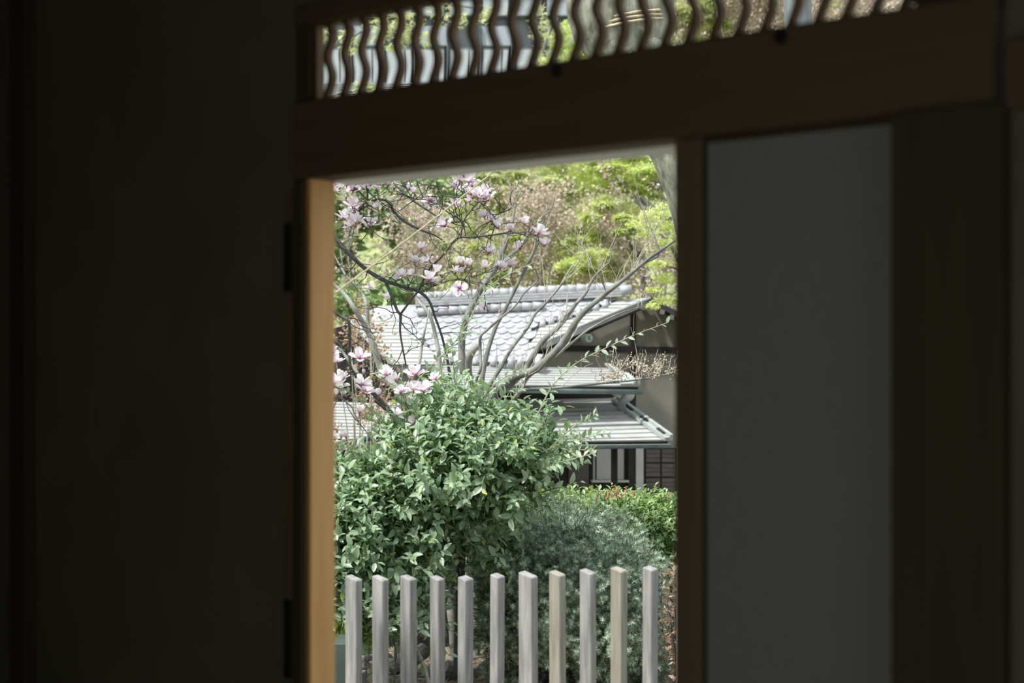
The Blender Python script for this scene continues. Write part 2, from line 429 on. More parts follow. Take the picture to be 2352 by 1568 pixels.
wbox('trim_1', -.006, .016, .0, .100, FLOOR, ZL, M_JAMB, b=.002, **st)      # lit left jamb facing the opening
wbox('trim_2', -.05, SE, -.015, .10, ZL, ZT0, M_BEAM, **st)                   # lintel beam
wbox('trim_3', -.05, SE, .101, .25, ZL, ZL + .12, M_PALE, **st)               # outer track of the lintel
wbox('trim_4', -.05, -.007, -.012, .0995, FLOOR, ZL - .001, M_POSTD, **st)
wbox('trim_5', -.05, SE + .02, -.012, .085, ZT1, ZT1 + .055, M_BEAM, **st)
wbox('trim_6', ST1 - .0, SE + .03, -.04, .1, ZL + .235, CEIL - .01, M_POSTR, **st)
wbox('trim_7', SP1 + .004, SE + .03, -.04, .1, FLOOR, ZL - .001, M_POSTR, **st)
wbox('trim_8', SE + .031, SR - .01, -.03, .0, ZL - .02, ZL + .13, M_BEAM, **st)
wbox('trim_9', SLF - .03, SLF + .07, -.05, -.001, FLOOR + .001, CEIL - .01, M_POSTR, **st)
# nail covers on the lintel
for px in (1288, 1803):
    s = wall_s(px)
    V, Fc = tube_vf([Vector((s, -.014, 2.76)), Vector((s, -.022, 2.76)), Vector((s, -.03, 2.76))], [.018, .016, .006], 10)
    o = link(bpy.data.objects.new('nail_cover', mesh('nail_cover', V, Fc, M_IRON))); o.matrix_world = WM
    tag(o, 'small dark iron nail cover on the lintel beam above the ' + ('garden opening' if px < 1500 else 'grey paper door'), 'fitting', 'nail covers on the lintel')
# hinge strip beside the left jamb
hs = link(bpy.data.objects.new('trim_10', mesh('trim_10', *box_vf(-.088, -.062, -.010, -.001, FLOOR, 2.52, .002), M_SLAT))); hs.matrix_world = WM; tag(hs, **st)
for z0, z1 in ((2.21, 2.42), (1.03, 1.27)):
    wbox('latch_plate', -.092, -.058, -.016, -.0105, z0, z1, M_IRON, parent=hs)
# door_1: the grey paper sliding door
dr = link(bpy.data.objects.new('door_1', mesh('door_1', *box_vf(S1, S2, .015, .045, FLOOR, ZL - .001, .003), M_STILE))); dr.matrix_world = WM; tag(dr, **st)
wbox('paper_panel', SP0, SP1, .026, .032, FLOOR + .08, ZL - .016, M_PAPER, parent=dr, b=0)
wbox('door_edge', S2 - .001, SP0 + .001, .028, .040, FLOOR + .01, ZL - .004, M_IRON, parent=dr, b=0)
wbox('rail', S2, SP1, .018, .042, ZL - .016, ZL - .001, M_POSTD, parent=dr, b=.001)
wbox('rail', S2, SP1, .018, .042, FLOOR, FLOOR + .08, M_POSTD, parent=dr, b=.001)
# window_1: transom with wavy slats
tr = link(bpy.data.objects.new('window_1', mesh('window_1', *merge([box_vf(ST0 - .012, ST0, .02, .05, ZT0, ZT1), box_vf(ST1 - .02, ST1, .02, .05, ZT0, ZT1),
     box_vf(ST0, ST1, .02, .05, ZT0, ZT0 + .006), box_vf(ST0, ST1, .02, .05, ZT1 - .006, ZT1)]), M_SLAT))); tr.matrix_world = WM; tag(tr, **st)
wbox('frame_end', -.05, ST0 - .0125, .0, .05, ZT0, ZT1, M_POSTR, parent=tr, b=0)
sa = wall_s(731, .02); sb = wall_s(2048, .02); dsp = (sb - sa) / 26
nz = 22; V = []; Fc = []
for i in range(nz + 1):
    u = i / nz; z = ZT0 + .005 + u * (ZT1 - ZT0 - .01); x = .0105 * math.sin(2 * math.pi * (z - ZT0) / .127 - 1.9)
    hw = .0100 + .007 * (max(0, 1 - u / .07) ** 2 + max(0, 1 - (1 - u) / .07) ** 2)
    V += [(x - hw, .024, z), (x + hw, .024, z), (x + hw, .046, z), (x - hw, .046, z)]
for i in range(nz):
    for k in range(4):
        a, b = i * 4 + k, i * 4 + (k + 1) % 4; Fc.append((a, b, b + 4, a + 4))
Fc += [(3, 2, 1, 0), tuple(nz * 4 + k for k in range(4))]
slat_me = mesh('slat', V, Fc, M_SLAT)
for k in range(-1, 27):
    o = link(bpy.data.objects.new('slat', slat_me)); o.parent = tr; o.location = (sa + dsp * (k + .5), 0, 0)

# ------------------------------------------------------------------ terrain
def ground_z(x, y):
    z = 0.0
    if y > 12.2: z -= min(1, (y - 12.2) / 1.8) * 1.15
    if y > 18.8: z += (y - 18.8) * .58
    return z + .05 * math.sin(x * 1.7 + y) * (1 if y > 6 else 0)
xs = np.linspace(-22, 24, 93); ys = np.concatenate([np.linspace(3.0, 20, 86), np.linspace(20.5, 60, 60)])
gz = lambda x, y: min(ground_z(x, y), 6.2) if y < 31 else 6.2
V = [(x, y, gz(x, y) - (.9 if y < 3.3 else 0)) for y in ys for x in xs]
nx = len(xs); Fc = [(j * nx + i, j * nx + i + 1, (j + 1) * nx + i + 1, (j + 1) * nx + i) for j in range(len(ys) - 1) for i in range(nx - 1)]
# garden ground and hillside as two pieces of setting
fg = [f for f in Fc if V[f[0]][1] < 18.9]; fh = [f for f in Fc if V[f[0]][1] >= 18.9]
def sub(name, ff, m):
    idx = {}; vv = []; f2 = []
    for f in ff:
        t = []
        for i in f:
            if i not in idx: idx[i] = len(vv); vv.append(V[i])
            t.append(idx[i])
        f2.append(tuple(t))
    return obj(name, vv, f2, m, smooth=True, kind='structure')
sub('garden_ground', fg, M_SOIL); sub('hillside', fh, M_HILL)

V, Fc = box_vf(-5.5, 5.5, .5, 2.5, .012, .035)  # unseen gravel bed, added to bounce daylight up onto lintel and jamb
o = link(bpy.data.objects.new('gravel_court', mesh('gravel_court', V, Fc, mat('pale gravel', (.50, .49, .46), (.66, .65, .61), rough=.95, scale=90, bump=.5)))); o.matrix_world = WM; tag(o, **st)

# ------------------------------------------------------------------ fence of square posts
fence = thing('picket_fence', 'low fence of weathered grey square posts with open gaps outside the doorway', 'fence', tuple(P(1150, 1500, 8.7).xy) + (0,))
FP = [(727, 748, 762, 1334), (789, 818, 831, 1334), (852, 880, 893, 1334), (917, 943, 958, 1333), (987, 1009, 1024, 1333), (1049, 1069, 1087, 1333),
      (1123, 1143, 1159, 1327), (1190, 1222, 1237, 1327), (1260, 1286, 1301, 1323), (1331, 1357, 1372, 1319), (1402, 1427, 1444, 1314), (1475, 1496, 1514, 1311),
      (1552, 1574, 1590, 1308), (1628, 1650, 1666, 1305), (1706, 1728, 1745, 1302)]
for i, (xl, xc, xr, yt) in enumerate(FP):
    Y = 8.75 - .045 * i
    wl = (xc - xl) / F * Y / .86; wr = (xr - xc) / F * Y / .56
    c = P(xc, yt, Y); rot = math.radians(-33) + random.uniform(-.03, .03)
    # near vertical edge stands at local (0,0); left face runs to -x, right face to +y
    V, Fc = box_vf(-wl, 0, 0, wr, .02, c.z, .004)
    n = len(V); V = [(x + .0015 * math.sin(z * 9 + i), y, z + (.30 * -x + .05 * y if z > .5 else 0)) for x, y, z in V]
    me = mesh('post', V, Fc, M_FENCE2 if i in (8, 10) else M_FENCE)
    o = link(bpy.data.objects.new('post', me)); o.parent = fence
    o.location = Vector((c.x, c.y, 0)) - fence.location; o.rotation_euler = (random.uniform(-.004, .004), random.uniform(-.003, .003), rot)
a = P(700, 1334, 8.83); b = P(1750, 1300, 8.15)
for z in (.14,):
    V, Fc = tube_vf([Vector((a.x, a.y + .08, z)), Vector((b.x, b.y + .08, z))], [.03, .03], 4)
    obj('rail', V, Fc, M_FENCE, fence)

# ------------------------------------------------------------------ the garden house
KD = .82
house = thing('garden_house', 'old wooden garden house with grey tiled roof and board roofed eaves behind the trees', 'house', (1.2, 17.6, -1.15))
def H(px, py, Y): return P(px, py, Y * KD)
def ray(px, py): return Vector(((px - CX) / F, 1.0, (HY - py) / F))
class Plane:
    def __init__(s, a, b, c, flip=None):
        s.o = a.copy(); s.n = (b - a).cross(c - a).normalized()
        if s.n.y > 0: s.n = -s.n                     # towards the camera side
        s.u = (b - a).normalized(); s.w = s.n.cross(s.u)
        if s.w.z > 0: s.w = -s.w
    def hit(s, px, py, off=0.0):
        r = ray(px, py); e = Vector((0, 0, EYE)); return e + r * ((s.o + s.n * off - e).dot(s.n) / r.dot(s.n))
    def uv(s, p): d = p - s.o; return d.dot(s.u), d.dot(s.w)
    def at(s, u, w, h=0.0): return s.o + s.u * u + s.w * w + s.n * h
def clip(poly, k, v, keep_less):
    out = []
    for i in range(len(poly)):
        a, b = poly[i], poly[(i + 1) % len(poly)]
        ia = (a[k] <= v) == keep_less or a[k] == v; ib = (b[k] <= v) == keep_less or b[k] == v
        if ia: out.append(a)
        if ia != ib:
            t = (v - a[k]) / (b[k] - a[k]); out.append((a[0] + (b[0] - a[0]) * t, a[1] + (b[1] - a[1]) * t))
    return out
def prism(pl, poly, h0, h1, tilt=None):
    """solid over a polygon in plane coordinates; tilt=(w0,w1,dh) raises it towards w1"""
    n = len(poly)
    def hh(w): return 0 if tilt is None else tilt[2] * (w - tilt[0]) / (tilt[1] - tilt[0])
    V = [pl.at(u, w, h0) for u, w in poly] + [pl.at(u, w, h1 + hh(w)) for u, w in poly]
    return V, [tuple(range(n - 1, -1, -1)), tuple(range(n, 2 * n))] + [(i, (i + 1) % n, (i + 1) % n + n, i + n) for i in range(n)]
def slab(name, pl, pxpoly, th, m, parent, off=0.0):
    poly = [pl.uv(pl.hit(x, y)) for x, y in pxpoly]
    return obj(name, *prism(pl, poly, -th + off, off), m, parent)
def boards(name, pl, pxpoly, step, m, parent, lift=.009, th=.007, axis=1, gap=.0):
    poly = [pl.uv(pl.hit(x, y)) for x, y in pxpoly]
    lo = min(q[axis] for q in poly); hi = max(q[axis] for q in poly); k = 0; v = lo
    while v < hi - 1e-4:
        v2 = min(v + step * random.uniform(.92, 1.08), hi)
        q = clip(clip(poly, axis, v, False), axis, v2 - gap, True)
        if len(q) >= 3:
            if axis == 1: obj(name, *prism(pl, q, .001, th, (v, v2, lift)), m, parent)
            else: obj(name, *prism(pl, q, .001, th), m, parent)
        v = v2
def bar(name, pts, r, m, parent, sides=6, squash=None):
    V, Fc = tube_vf([Vector(p) for p in pts], [r] * len(pts) if not isinstance(r, list) else r, sides)
    return obj(name, V, Fc, m, parent, smooth=sides > 5)

# main roof plane
APX = H(1490, 684, 21.4)
roofP = Plane(APX, H(870, 690, 22.1), H(1212, 800, 20.9))
tr_poly = [(955, 702), (1432, 680), (1400, 700), (1330, 724), (1232, 750), (1222, 790), (1246, 836), (1020, 836), (925, 745)]
main = slab('tiled_roof', roofP, [(800, 735), (870, 700), (1490, 684), (1212, 801), (1246, 838), (905, 840)], .07, M_TILE, house, -.012)
# tiles in rows down the slope
tp = [roofP.uv(roofP.hit(x, y)) for x, y in tr_poly]
def inside(poly, p):
    c = False
    for i in range(len(poly)):
        (x1, y1), (x2, y2) = poly[i], poly[i - 1]
        if (y1 > p[1]) != (y2 > p[1]) and p[0] < (x2 - x1) * (p[1] - y1) / (y2 - y1) + x1: c = not c
    return c
TW, TL_ = .118, .092
V = []; Fc = []; nc = 6
for j in range(2):
    for i in range(nc + 1):
        u = i / nc; hgt = .006 * math.sin(u * 3.14) + .005
        V.append(((u - .5) * TW * 1.06, (j - .5) * TL_ * 1.5 - (.55 * TL_ * (2 * u - 1) ** 2 if j else 0), hgt + .014 * j))
for i in range(nc + 1): V.append((V[nc + 1 + i][0], V[nc + 1 + i][1], V[nc + 1 + i][2] - .012))
for j in range(2):
    for i in range(nc): a = j * (nc + 1) + i; Fc.append((a, a + 1, a + nc + 2, a + nc + 1))
tile_me = mesh('roof_tile', V, Fc, M_TILE, smooth=False)
Mb = Matrix((roofP.u, roofP.w, roofP.n)).transposed()
us = [q[0] for q in tp]; ws = [q[1] for q in tp]; cand = []
w_ = min(ws) + .03; row = 0
while w_ < max(ws):
    u_ = min(us) - (row % 2) * .5 * TW
    while u_ < max(us):
        if inside(tp, (u_, w_)): cand.append((u_, w_))
        u_ += TW
    w_ += TL_; row += 1
cand.sort(key=lambda q: -(q[1])); print('tiles', len(cand))
for i, (u_, w_) in enumerate(cand[:300]):
    o = link(bpy.data.objects.new('roof_tile', tile_me)); o.parent = main
    M = (Mb @ Matrix.Rotation(random.uniform(-.05, .05), 3, 'Z')).to_4x4(); M.translation = roofP.at(u_, w_, random.uniform(0, .006))
    o.matrix_parent_inverse = main.matrix_parent_inverse.copy() if False else Matrix.Identity(4)
    o.matrix_parent_inverse = (Matrix.Translation(house.location) @ main.matrix_parent_inverse).inverted(); o.matrix_basis = M
if len(cand) > 300:
    Vv = []; Ff = []
    for u_, w_ in cand[300:]:
        M = Mb.to_4x4(); M.translation = roofP.at(u_, w_, 0); k = len(Vv)
        Vv += [M @ Vector(v) for v in V]; Ff += [tuple(x + k for x in f) for f in Fc]
    obj('roof_tiles', Vv, Ff, M_TILE, main, kind='stuff')
# round eave tiles along the lower tile edges
for (xa, ya, xb, yb, n) in ((1020, 836, 1246, 836, 11), (1400, 702, 1236, 752, 8)):
    for i in range(n):
        t = (i + .5) / n; p = roofP.hit(xa + (xb - xa) * t, ya + (yb - ya) * t)
        bar('eave_tile', [roofP.at(*roofP.uv(p), .012) - roofP.w * .08, roofP.at(*roofP.uv(p), .012) + roofP.w * .025], .034, M_TILE, main, 8)
# ridge: stacked courses and a row of cap tiles
ra = roofP.hit(955, 704); rb = roofP.hit(1436, 681)
ra.z += .0; rd = (rb - ra)
for k, (hh, ww) in enumerate(((.0, .10), (.028, .09), (.056, .08))):
    V = []; 
    for e in (ra, rb):
        for dy, dz in ((-ww, hh), (ww, hh), (ww, hh + .024), (-ww, hh + .024)): V.append(e + Vector((0, dy, dz)))
    obj('ridge_course', V, [(0, 1, 2, 3), (7, 6, 5, 4), (0, 4, 5, 1), (1, 5, 6, 2), (2, 6, 7, 3), (3, 7, 4, 0)], M_TILE, main)
for i in range(22):
    a = ra.lerp(rb, i / 22) + Vector((0, 0, .105)); b = ra.lerp(rb, (i + 1.08) / 22) + Vector((0, 0, .098))
    V, Fc = tube_vf([a, b], [.052, .044], 8); obj('ridge_tile', V, Fc, M_TILE, main, smooth=True)
# second low ridge step seen on the left part of the roof
for i in range(12):
    p = roofP.hit(960 + 24 * i, 727 - 1.2 * i); q = roofP.hit(960 + 24 * (i + 1), 727 - 1.2 * (i + 1))
    V, Fc = tube_vf([p + Vector((0, -.03, .05)), q + Vector((0, -.03, .045))], [.045, .038], 8); obj('ridge_tile', V, Fc, M_TILE, main, smooth=True)
bar('ridge_end', [roofP.hit(1436, 681) + Vector((-.05, -.08, .05)), roofP.hit(1450, 679) + Vector((0, -.08, .07))], [.055, .045], M_COPPER, main, 8)
# board borders
lb = obj('roof_border', *prism(roofP, [roofP.uv(roofP.hit(*q)) for q in ((800, 736), (872, 734), (935, 745), (1022, 836), (906, 838))], -.01, .0), M_DARKW, house)
boards('roof_board', roofP, [(800, 736), (872, 732), (930, 745), (1022, 837), (906, 840)], .062, M_BOARD, lb)
rb_ = obj('verge_border', *prism(roofP, [roofP.uv(roofP.hit(*q)) for q in ((1490, 685), (1420, 690), (1330, 727), (1236, 752), (1213, 800))], -.01, .0), M_DARKW, house)
boards('roof_board', roofP, [(1490, 685), (1424, 690), (1334, 728), (1240, 754), (1213, 801)], .062, M_BOARD, rb_)
bar('verge_trim', [roofP.hit(1494, 684, .02), roofP.hit(1350, 741, .02), roofP.hit(1211, 803, .02)], .014, M_COPPER, house)
bar('verge_trim', [roofP.hit(798, 733, .02), roofP.hit(906, 842, .02)], .02, M_COPPER, house)
bar('roof_edge', [roofP.hit(1211, 803, .0), roofP.hit(1262, 801, -.02)], .016, M_DARKW, house)

# wall plane
wa = H(1212, 800, 21.6); wb = H(1490, 684, 22.1)
wallP = Plane(wa, Vector((wb.x, wb.y, wa.z)), Vector((wa.x, wa.y, wa.z - 1)))
slab('wall', wallP, [(1214, 813), (1492, 697), (1640, 760), (1640, 1560), (740, 1560), (740, 846), (1214, 840)], .12, M_PLASTER, house)
def wq(name, x0, y0, x1, y1, off, m, parent=house, th=.03):
    return slab(name, wallP, [(x0, y0), (x1, y0), (x1, y1), (x0, y1)], th, m, parent, off)
slab('beam', wallP, [(1285, 793), (1560, 797), (1560, 812), (1285, 806)], .05, M_DARKW, house, .045)
wq('timber_post', 1447, 714, 1458, 958, .035, M_DARKW)
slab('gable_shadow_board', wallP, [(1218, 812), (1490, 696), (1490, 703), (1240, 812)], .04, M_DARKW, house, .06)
# the right slope with rafters under it
rp = Plane(APX + Vector((0, .0, .02)), H(1640, 760, 21.0), H(1490, 684, 22.6) + Vector((.02, 0, .02)))
e0 = APX + Vector((0, -.02, .02)); e1 = H(1680, 782, 21.0)
dv = Vector((.22, 1.6, 0)); th = Vector((0, 0, -.06))
V = [e0, e1, e1 + dv, e0 + dv]; V = V + [v + th for v in V]
bxF = [(0, 1, 2, 3), (7, 6, 5, 4), (0, 4, 5, 1), (1, 5, 6, 2), (2, 6, 7, 3), (3, 7, 4, 0)]
rs = obj('right_roof', V, bxF, M_DARKW, house)
for k in range(4):
    a = e0.lerp(e1, .02 + k * .12); V, Fc = tube_vf([a + Vector((.02, -.01, -.10)), a + Vector((.16, .5, -.10))], [.035, .035], 4)
    obj('rafter', V, Fc, M_BROWNW, rs)
V, Fc = tube_vf([wallP.hit(1478, 703, .02), wallP.hit(1478, 703, .26)], [.045, .045], 10); obj('purlin', V, Fc, M_WHITEP, house, smooth=True)
V, Fc = tube_vf([wallP.hit(1262, 806, .02), wallP.hit(1262, 806, .2)], [.03, .03], 10); obj('purlin', V, Fc, M_WHITEP, house, smooth=True)
# the round pale disc under the verge with its small mark
dc = wallP.hit(1352, 776, .2)
V, Fc = tube_vf([dc - wallP.n * .12, dc, dc + wallP.n * .012], [.046, .046, .040], 18); dsk = obj('round_end_disc', V, Fc, M_DISC, house, label='round pale green disc')
for a_, b_ in (((-.4, .5), (.1, -.1)), ((.1, .6), (.0, -.7)), ((.1, -.1), (.35, -.5))):
    q = [dc + wallP.n * .015 + Vector((x * .035, 0, z * .035)) for x, z in (a_, b_)]
    bar('disc_mark', q, .004, M_GUTTER, dsk, 4)
# end wall at the far left, coloured dark for the shade under the roof
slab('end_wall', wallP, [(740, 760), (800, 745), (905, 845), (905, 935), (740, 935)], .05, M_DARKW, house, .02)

# tier two eave roof
t2 = Plane(wallP.hit(1396, 846, .55), wallP.hit(1010, 842, .55), wallP.hit(1468, 888, 1.12))
pp2 = [(1000, 841), (1396, 847), (1466, 888), (990, 886)]
ob2 = slab('middle_eave_roof', t2, pp2, .035, M_DARKW, house, 0)
boards('roof_board', t2, pp2, .078, M_BOARD, ob2)
bar('eave_gutter', [t2.hit(985, 889, .0) + Vector((0, -.05, -.02)), t2.hit(1474, 893, 0) + Vector((0, -.05, -.03))], .025, M_GUTTER, ob2, 8)
slab('hip_cap', t2, [(1428, 868), (1442, 866), (1470, 890), (1424, 892)], .02, M_COPPER, ob2, .05)
slab('hip_cap', t2, [(1388, 843), (1402, 845), (1440, 868), (1428, 870)], .02, M_COPPER, ob2, .045)
for x in (1464, 1456):
    q = t2.hit(x, 884, .06); bar('cap_horn', [q, q + Vector((.015, 0, .05)), q + Vector((.045, 0, .07))], [.02, .015, .006], M_COPPER, ob2, 6)
# dark panel painting the eave's shadow, and decorated edge below it
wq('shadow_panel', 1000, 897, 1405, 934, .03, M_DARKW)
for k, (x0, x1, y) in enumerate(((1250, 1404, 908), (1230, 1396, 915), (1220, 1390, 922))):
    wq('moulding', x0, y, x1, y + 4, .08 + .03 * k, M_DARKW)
# S-shaped downspout
pts = [wallP.hit(x, y, o_) for x, y, o_ in ((1447, 898, 1.05), (1446, 908, 1.0), (1436, 917, .9), (1428, 926, .8), (1430, 938, .75), (1440, 950, .75))]
sp, sr = smooth_path(pts, [.045, .05, .045, .042, .04, .034]); V, Fc = tube_vf(sp, sr, 8); obj('downspout', V, Fc, M_COPPER, house, smooth=True)

# lower hip roof
lo = Plane(wallP.hit(1404, 915, .35), wallP.hit(1100, 922, .35), wallP.hit(1534, 1012, 1.6))
pl_ = [(880, 925), (1404, 916), (1428, 938), (1534, 1013), (860, 1020)]
ob3 = slab('lower_eave_roof', lo, pl_, .04, M_DARKW, house, 0)
boards('roof_board', lo, pl_, .125, M_BOARD, ob3, lift=.012)
def capbar(pa, pb, wd, ht, m, parent, name='hip_cap'):
    d = (pb - pa).normalized(); s = d.cross(lo.n).normalized() * wd / 2; u = lo.n * ht
    V = [pa - s, pb - s, pb - s + u, pa - s + u, pa + s, pb + s, pb + s + u, pa + s + u]
    obj(name, V, [(0, 1, 2, 3), (7, 6, 5, 4), (0, 4, 5, 1), (1, 5, 6, 2), (2, 6, 7, 3), (3, 7, 4, 0)], m, parent)
ca, cb = lo.hit(1408, 921, .02), lo.hit(1532, 1012, .02)
capbar(ca, cb, .05, .035, M_COPPER, ob3)
s_ = (cb - ca).normalized().cross(lo.n) * .045
if s_.x < 0: s_ = -s_
capbar(ca + s_, cb + s_, .035, .06, M_COPPER, ob3)
for t in (.22, .5, .8): capbar((ca + s_ * .5).lerp(cb + s_ * .5, t), (ca + s_ * .5).lerp(cb + s_ * .5, t + .12), .04, .05, M_DARKW, ob3, 'cap_slot')
g0 = lo.hit(850, 1026, 0) + Vector((0, -.05, -.02)); g1 = lo.hit(1538, 1019, 0) + Vector((0, -.05, -.02))
bar('eave_gutter', [g0, g1], .020, M_GUTTER, ob3, 8)
bar('gutter_lip', [g0 + Vector((0, -.015, .018)), g1 + Vector((0, -.015, .018))], .006, M_COPPER, ob3, 6)
# left porch roof
lp = Plane(wallP.hit(745, 925, .6), wallP.hit(930, 930, .55), wallP.hit(750, 1020, 1.8))
pp = [(700, 922), (935, 930), (905, 985), (880, 998), (800, 1012), (700, 1030)]
ob4 = slab('porch_roof', lp, pp, .04, M_DARKW, house, 0)
boards('roof_board', lp, pp, .10, M_BOARD, ob4, lift=.010)
bar('eave_gutter', [lp.hit(700, 1035, 0), lp.hit(800, 1017, 0), lp.hit(905, 990, 0)], .022, M_GUTTER, ob4, 8)
# ground floor
wq('doorway_shade', 740, 1030, 1303, 1556, .03, M_DARKW)  # flat dark sheet painting the unlit inside and the shade under the eaves
wq('timber_panel', 1303, 1030, 1349, 1556, .05, M_BROWNW)
wq('skirting_panel', 1349, 1108, 1453, 1556, .04, M_DARKW)
win = wq('window', 1352, 1024, 1436, 1108, .05, M_DARKW)
wq('pane', 1358, 1030, 1362, 1103, .060, M_GLASS, win, .01)
wq('pane', 1366, 1030, 1400, 1100, .060, M_GLASS, win, .01)
wq('pane', 1403, 1030, 1428, 1100, .060, M_GLASS, win, .01)
wq('sill', 1352, 1101, 1436, 1106, .11, M_WHITEP, win, .05)
wq('timber_post', 1436, 1024, 1452, 1556, .09, M_DARKW, th=.08)
wq('pale_post', 1453, 1024, 1470, 1556, .10, M_WHITEP, th=.08)
pst = wallP.hit(1411, 1024, 1.25); V, Fc = box_vf(pst.x - .031, pst.x + .031, pst.y - .03, pst.y + .03, -1.1, pst.z + .1, .004); obj('veranda_post', V, Fc, M_DARKW, house)
sh = wq('lattice_shutter', 1474, 1028, 1550, 1127, .06, M_DARKW)
for r in range(3):
    for c in range(2):
        x0 = 1478 + c * 36; y0 = 1031 + r * 33
        for k in range(3): wq('shutter_board', x0, y0 + k * 10, x0 + 32, y0 + k * 10 + 9, .075, M_BROWNW, sh, .01)
wq('shutter_frame', 1472, 1126, 1552, 1131, .09, M_BROWNW, sh)

# ------------------------------------------------------------------ the pale building far behind (seen through the transom)
bld = thing('apartment_building', 'grey building with pale window panels seen through the transom slats', 'building', (-3, 33, 6))
YB = 33.0
def bq(name, x0, y0, x1, y1, m, parent=bld, d0=0.0, d1=.2):
    a = P(x0, y1, YB); b = P(x1, y0, YB); V, Fc = box_vf(a.x, b.x, YB - d0 - d1 + .2, YB - d0 + .2, a.z, b.z)
    return obj(name, V, Fc, m, parent)
a = P(430, 330, YB); b = P(1330, -120, YB)
V, Fc = box_vf(a.x, b.x, YB + .2, YB + 6, a.z, b.z); obj('facade', V, Fc, M_BLD, bld)
bq('parapet', 430, -120, 1330, -60, M_BLDW, d1=.5)
for k, x in enumerate(range(440, 1330, 74)):
    fr = bq('window', x, 110 - (k % 2) * 4, x + 64, 196, M_BLDF, d1=.25)
    bq('pane', x + 3, 116, x + 44, 192, M_BLDW, fr, d0=.1)
    bq('pane', x + 48, 116, x + 61, 192, M_BLDW, fr, d0=.1)
    if k % 2: bq('wall_panel', x, 62, x + 70, 106, M_BLDB, d1=.28)
    up = bq('window', x, -30, x + 64, 40, M_BLDF, d1=.25)
    bq('pane', x + 3, -26, x + 61, 37, M_BLDB if k % 3 else M_BLDW, up, d0=.1)
    bq('drain_pipe', x + 69, 60, x + 72, 196, M_BLDF, d1=.35)
for k in range(9): bq('louvre', 430, 198 + k * 6, 1330, 201 + k * 6, M_BLDW, d1=.6)
bq('louvre_backing', 430, 197, 1330, 252, M_BLDF, d1=.3)

# ------------------------------------------------------------------ magnolia
mag = thing('magnolia_tree', 'flowering magnolia with pink and white cup blossoms on crooked dark branches', 'tree', tuple(P(1040, 1560, 11.6).xy) + (0,))
MAGB = [
 ([(748,520,5.5),(790,570,5.5),(820,600,5.0),(850,625,5.0),(885,645,5.0)], 11.0, 11.2),
 ([(885,645,4.2),(930,660,3.8),(960,668,3.8),(985,690,3.4),(1000,730,2.9),(1016,776,2.5),(1030,840,3.4),(1040,920,5.0)], 11.2, 11.5),
 ([(885,645,3.8),(900,680,3.8),(912,712,3.5),(920,725,3.4),(919,760,2.5),(925,800,2.2),(932,835,1.7)], 11.2, 11.3),
 ([(918,724,2.7),(943,690,2.4),(960,668,2.5),(985,620,2.5),(1015,588,2.5),(1050,548,2.5),(1085,545,2.2),(1130,540,1.8),(1165,535,1.5),(1190,536,1.3),(1228,541,0.8)], 11.3, 11.0),
 ([(1058,546,1.8),(1065,508,1.6),(1085,480,1.3),(1108,455,1.0)], 11.1, 10.9),
 ([(700,420,2.5),(760,430,1.7),(805,425,1.7),(845,458,2.5),(880,458,3.2),(898,470,3.2),(902,482,3.4),(925,505,3.4),(960,525,3.0),(985,535,2.2),(1002,542,1.7),(1022,556,1.0)], 11.0, 11.3),
 ([(845,458,2.0),(841,425,1.7),(836,405,1.2)], 11.1, 11.0),
 ([(845,458,1.5),(828,478,1.3),(824,496,1.0)], 11.1, 11.2),
 ([(870,395,2.7),(900,418,2.7),(925,440,2.4),(945,458,2.2),(985,485,1.8),(1010,500,1.7),(1040,510,1.6),(1068,508,1.3)], 11.3, 11.2),
 ([(925,421,1.7),(950,413,2.0),(972,424,2.0),(985,425,2.0),(1000,450,2.0),(1010,472,1.8),(1040,495,1.5),(1058,506,1.3)], 11.3, 11.1),
 ([(985,425,1.3),(974,450,1.2),(962,458,1.1),(945,455,0.8)], 11.2, 11.2),
 ([(1008,453,1.5),(1034,450,1.2),(1056,455,0.8)], 11.2, 11.0),
 ([(1106,470,1.0),(1135,498,1.3),(1137,515,1.3),(1128,545,1.3)], 10.9, 11.0),
 ([(1135,498,1.0),(1158,482,0.9),(1175,470,0.7)], 10.9, 10.9),
 ([(960,668,1.5),(985,645,1.3),(1030,625,1.2),(1060,622,1.0),(1085,638,0.8)], 11.2, 11.0),
 ([(965,672,1.7),(1000,655,1.5),(1055,640,1.3),(1112,654,0.8)], 11.2, 11.0),
 ([(748,700,4.2),(780,725,3.9),(800,737,3.9),(803,780,3.5),(802,815,3.5),(806,845,3.4),(818,862,4.2),(850,895,5.0),(900,950,5.9),(970,1040,6.7),(1010,1150,7.6)], 11.3, 11.7),
 ([(752,762,2.2),(775,785,2.2),(801,806,2.2)], 11.4, 11.4),
 ([(750,1010,0.8),(760,960,1.0),(773,921,1.3),(792,920,1.1),(804,945,1.1),(826,966,0.8),(860,930,0.7)], 11.0, 11.0),
 ([(860,920,2.9),(880,935,3.4),(905,955,4.2),(950,1020,5.0),(1000,1140,6.7)], 11.3, 11.7),
 ([(1050,960,6.7),(1040,1050,8.4),(1020,1200,9.2),(1028,1350,9.2),(1040,1450,9.2),(1046,1640,10.9)], 11.6, 11.6),
 ([(1088,900,5.9),(1090,1050,6.7),(1094,1250,6.7),(1094,1400,6.7),(1096,1640,8.4)], 11.9, 11.8),
]
magp = []
for pl, y0, y1 in MAGB:
    magp.append(limb('trunk' if pl[-1][2] > 9 else 'branch', pl, y0, y1, M_BARK_GREY if pl[-1][1] > 1600 else M_BARK_MAG, mag, 8 if pl[0][2] > 3 else 6, wob=.03))
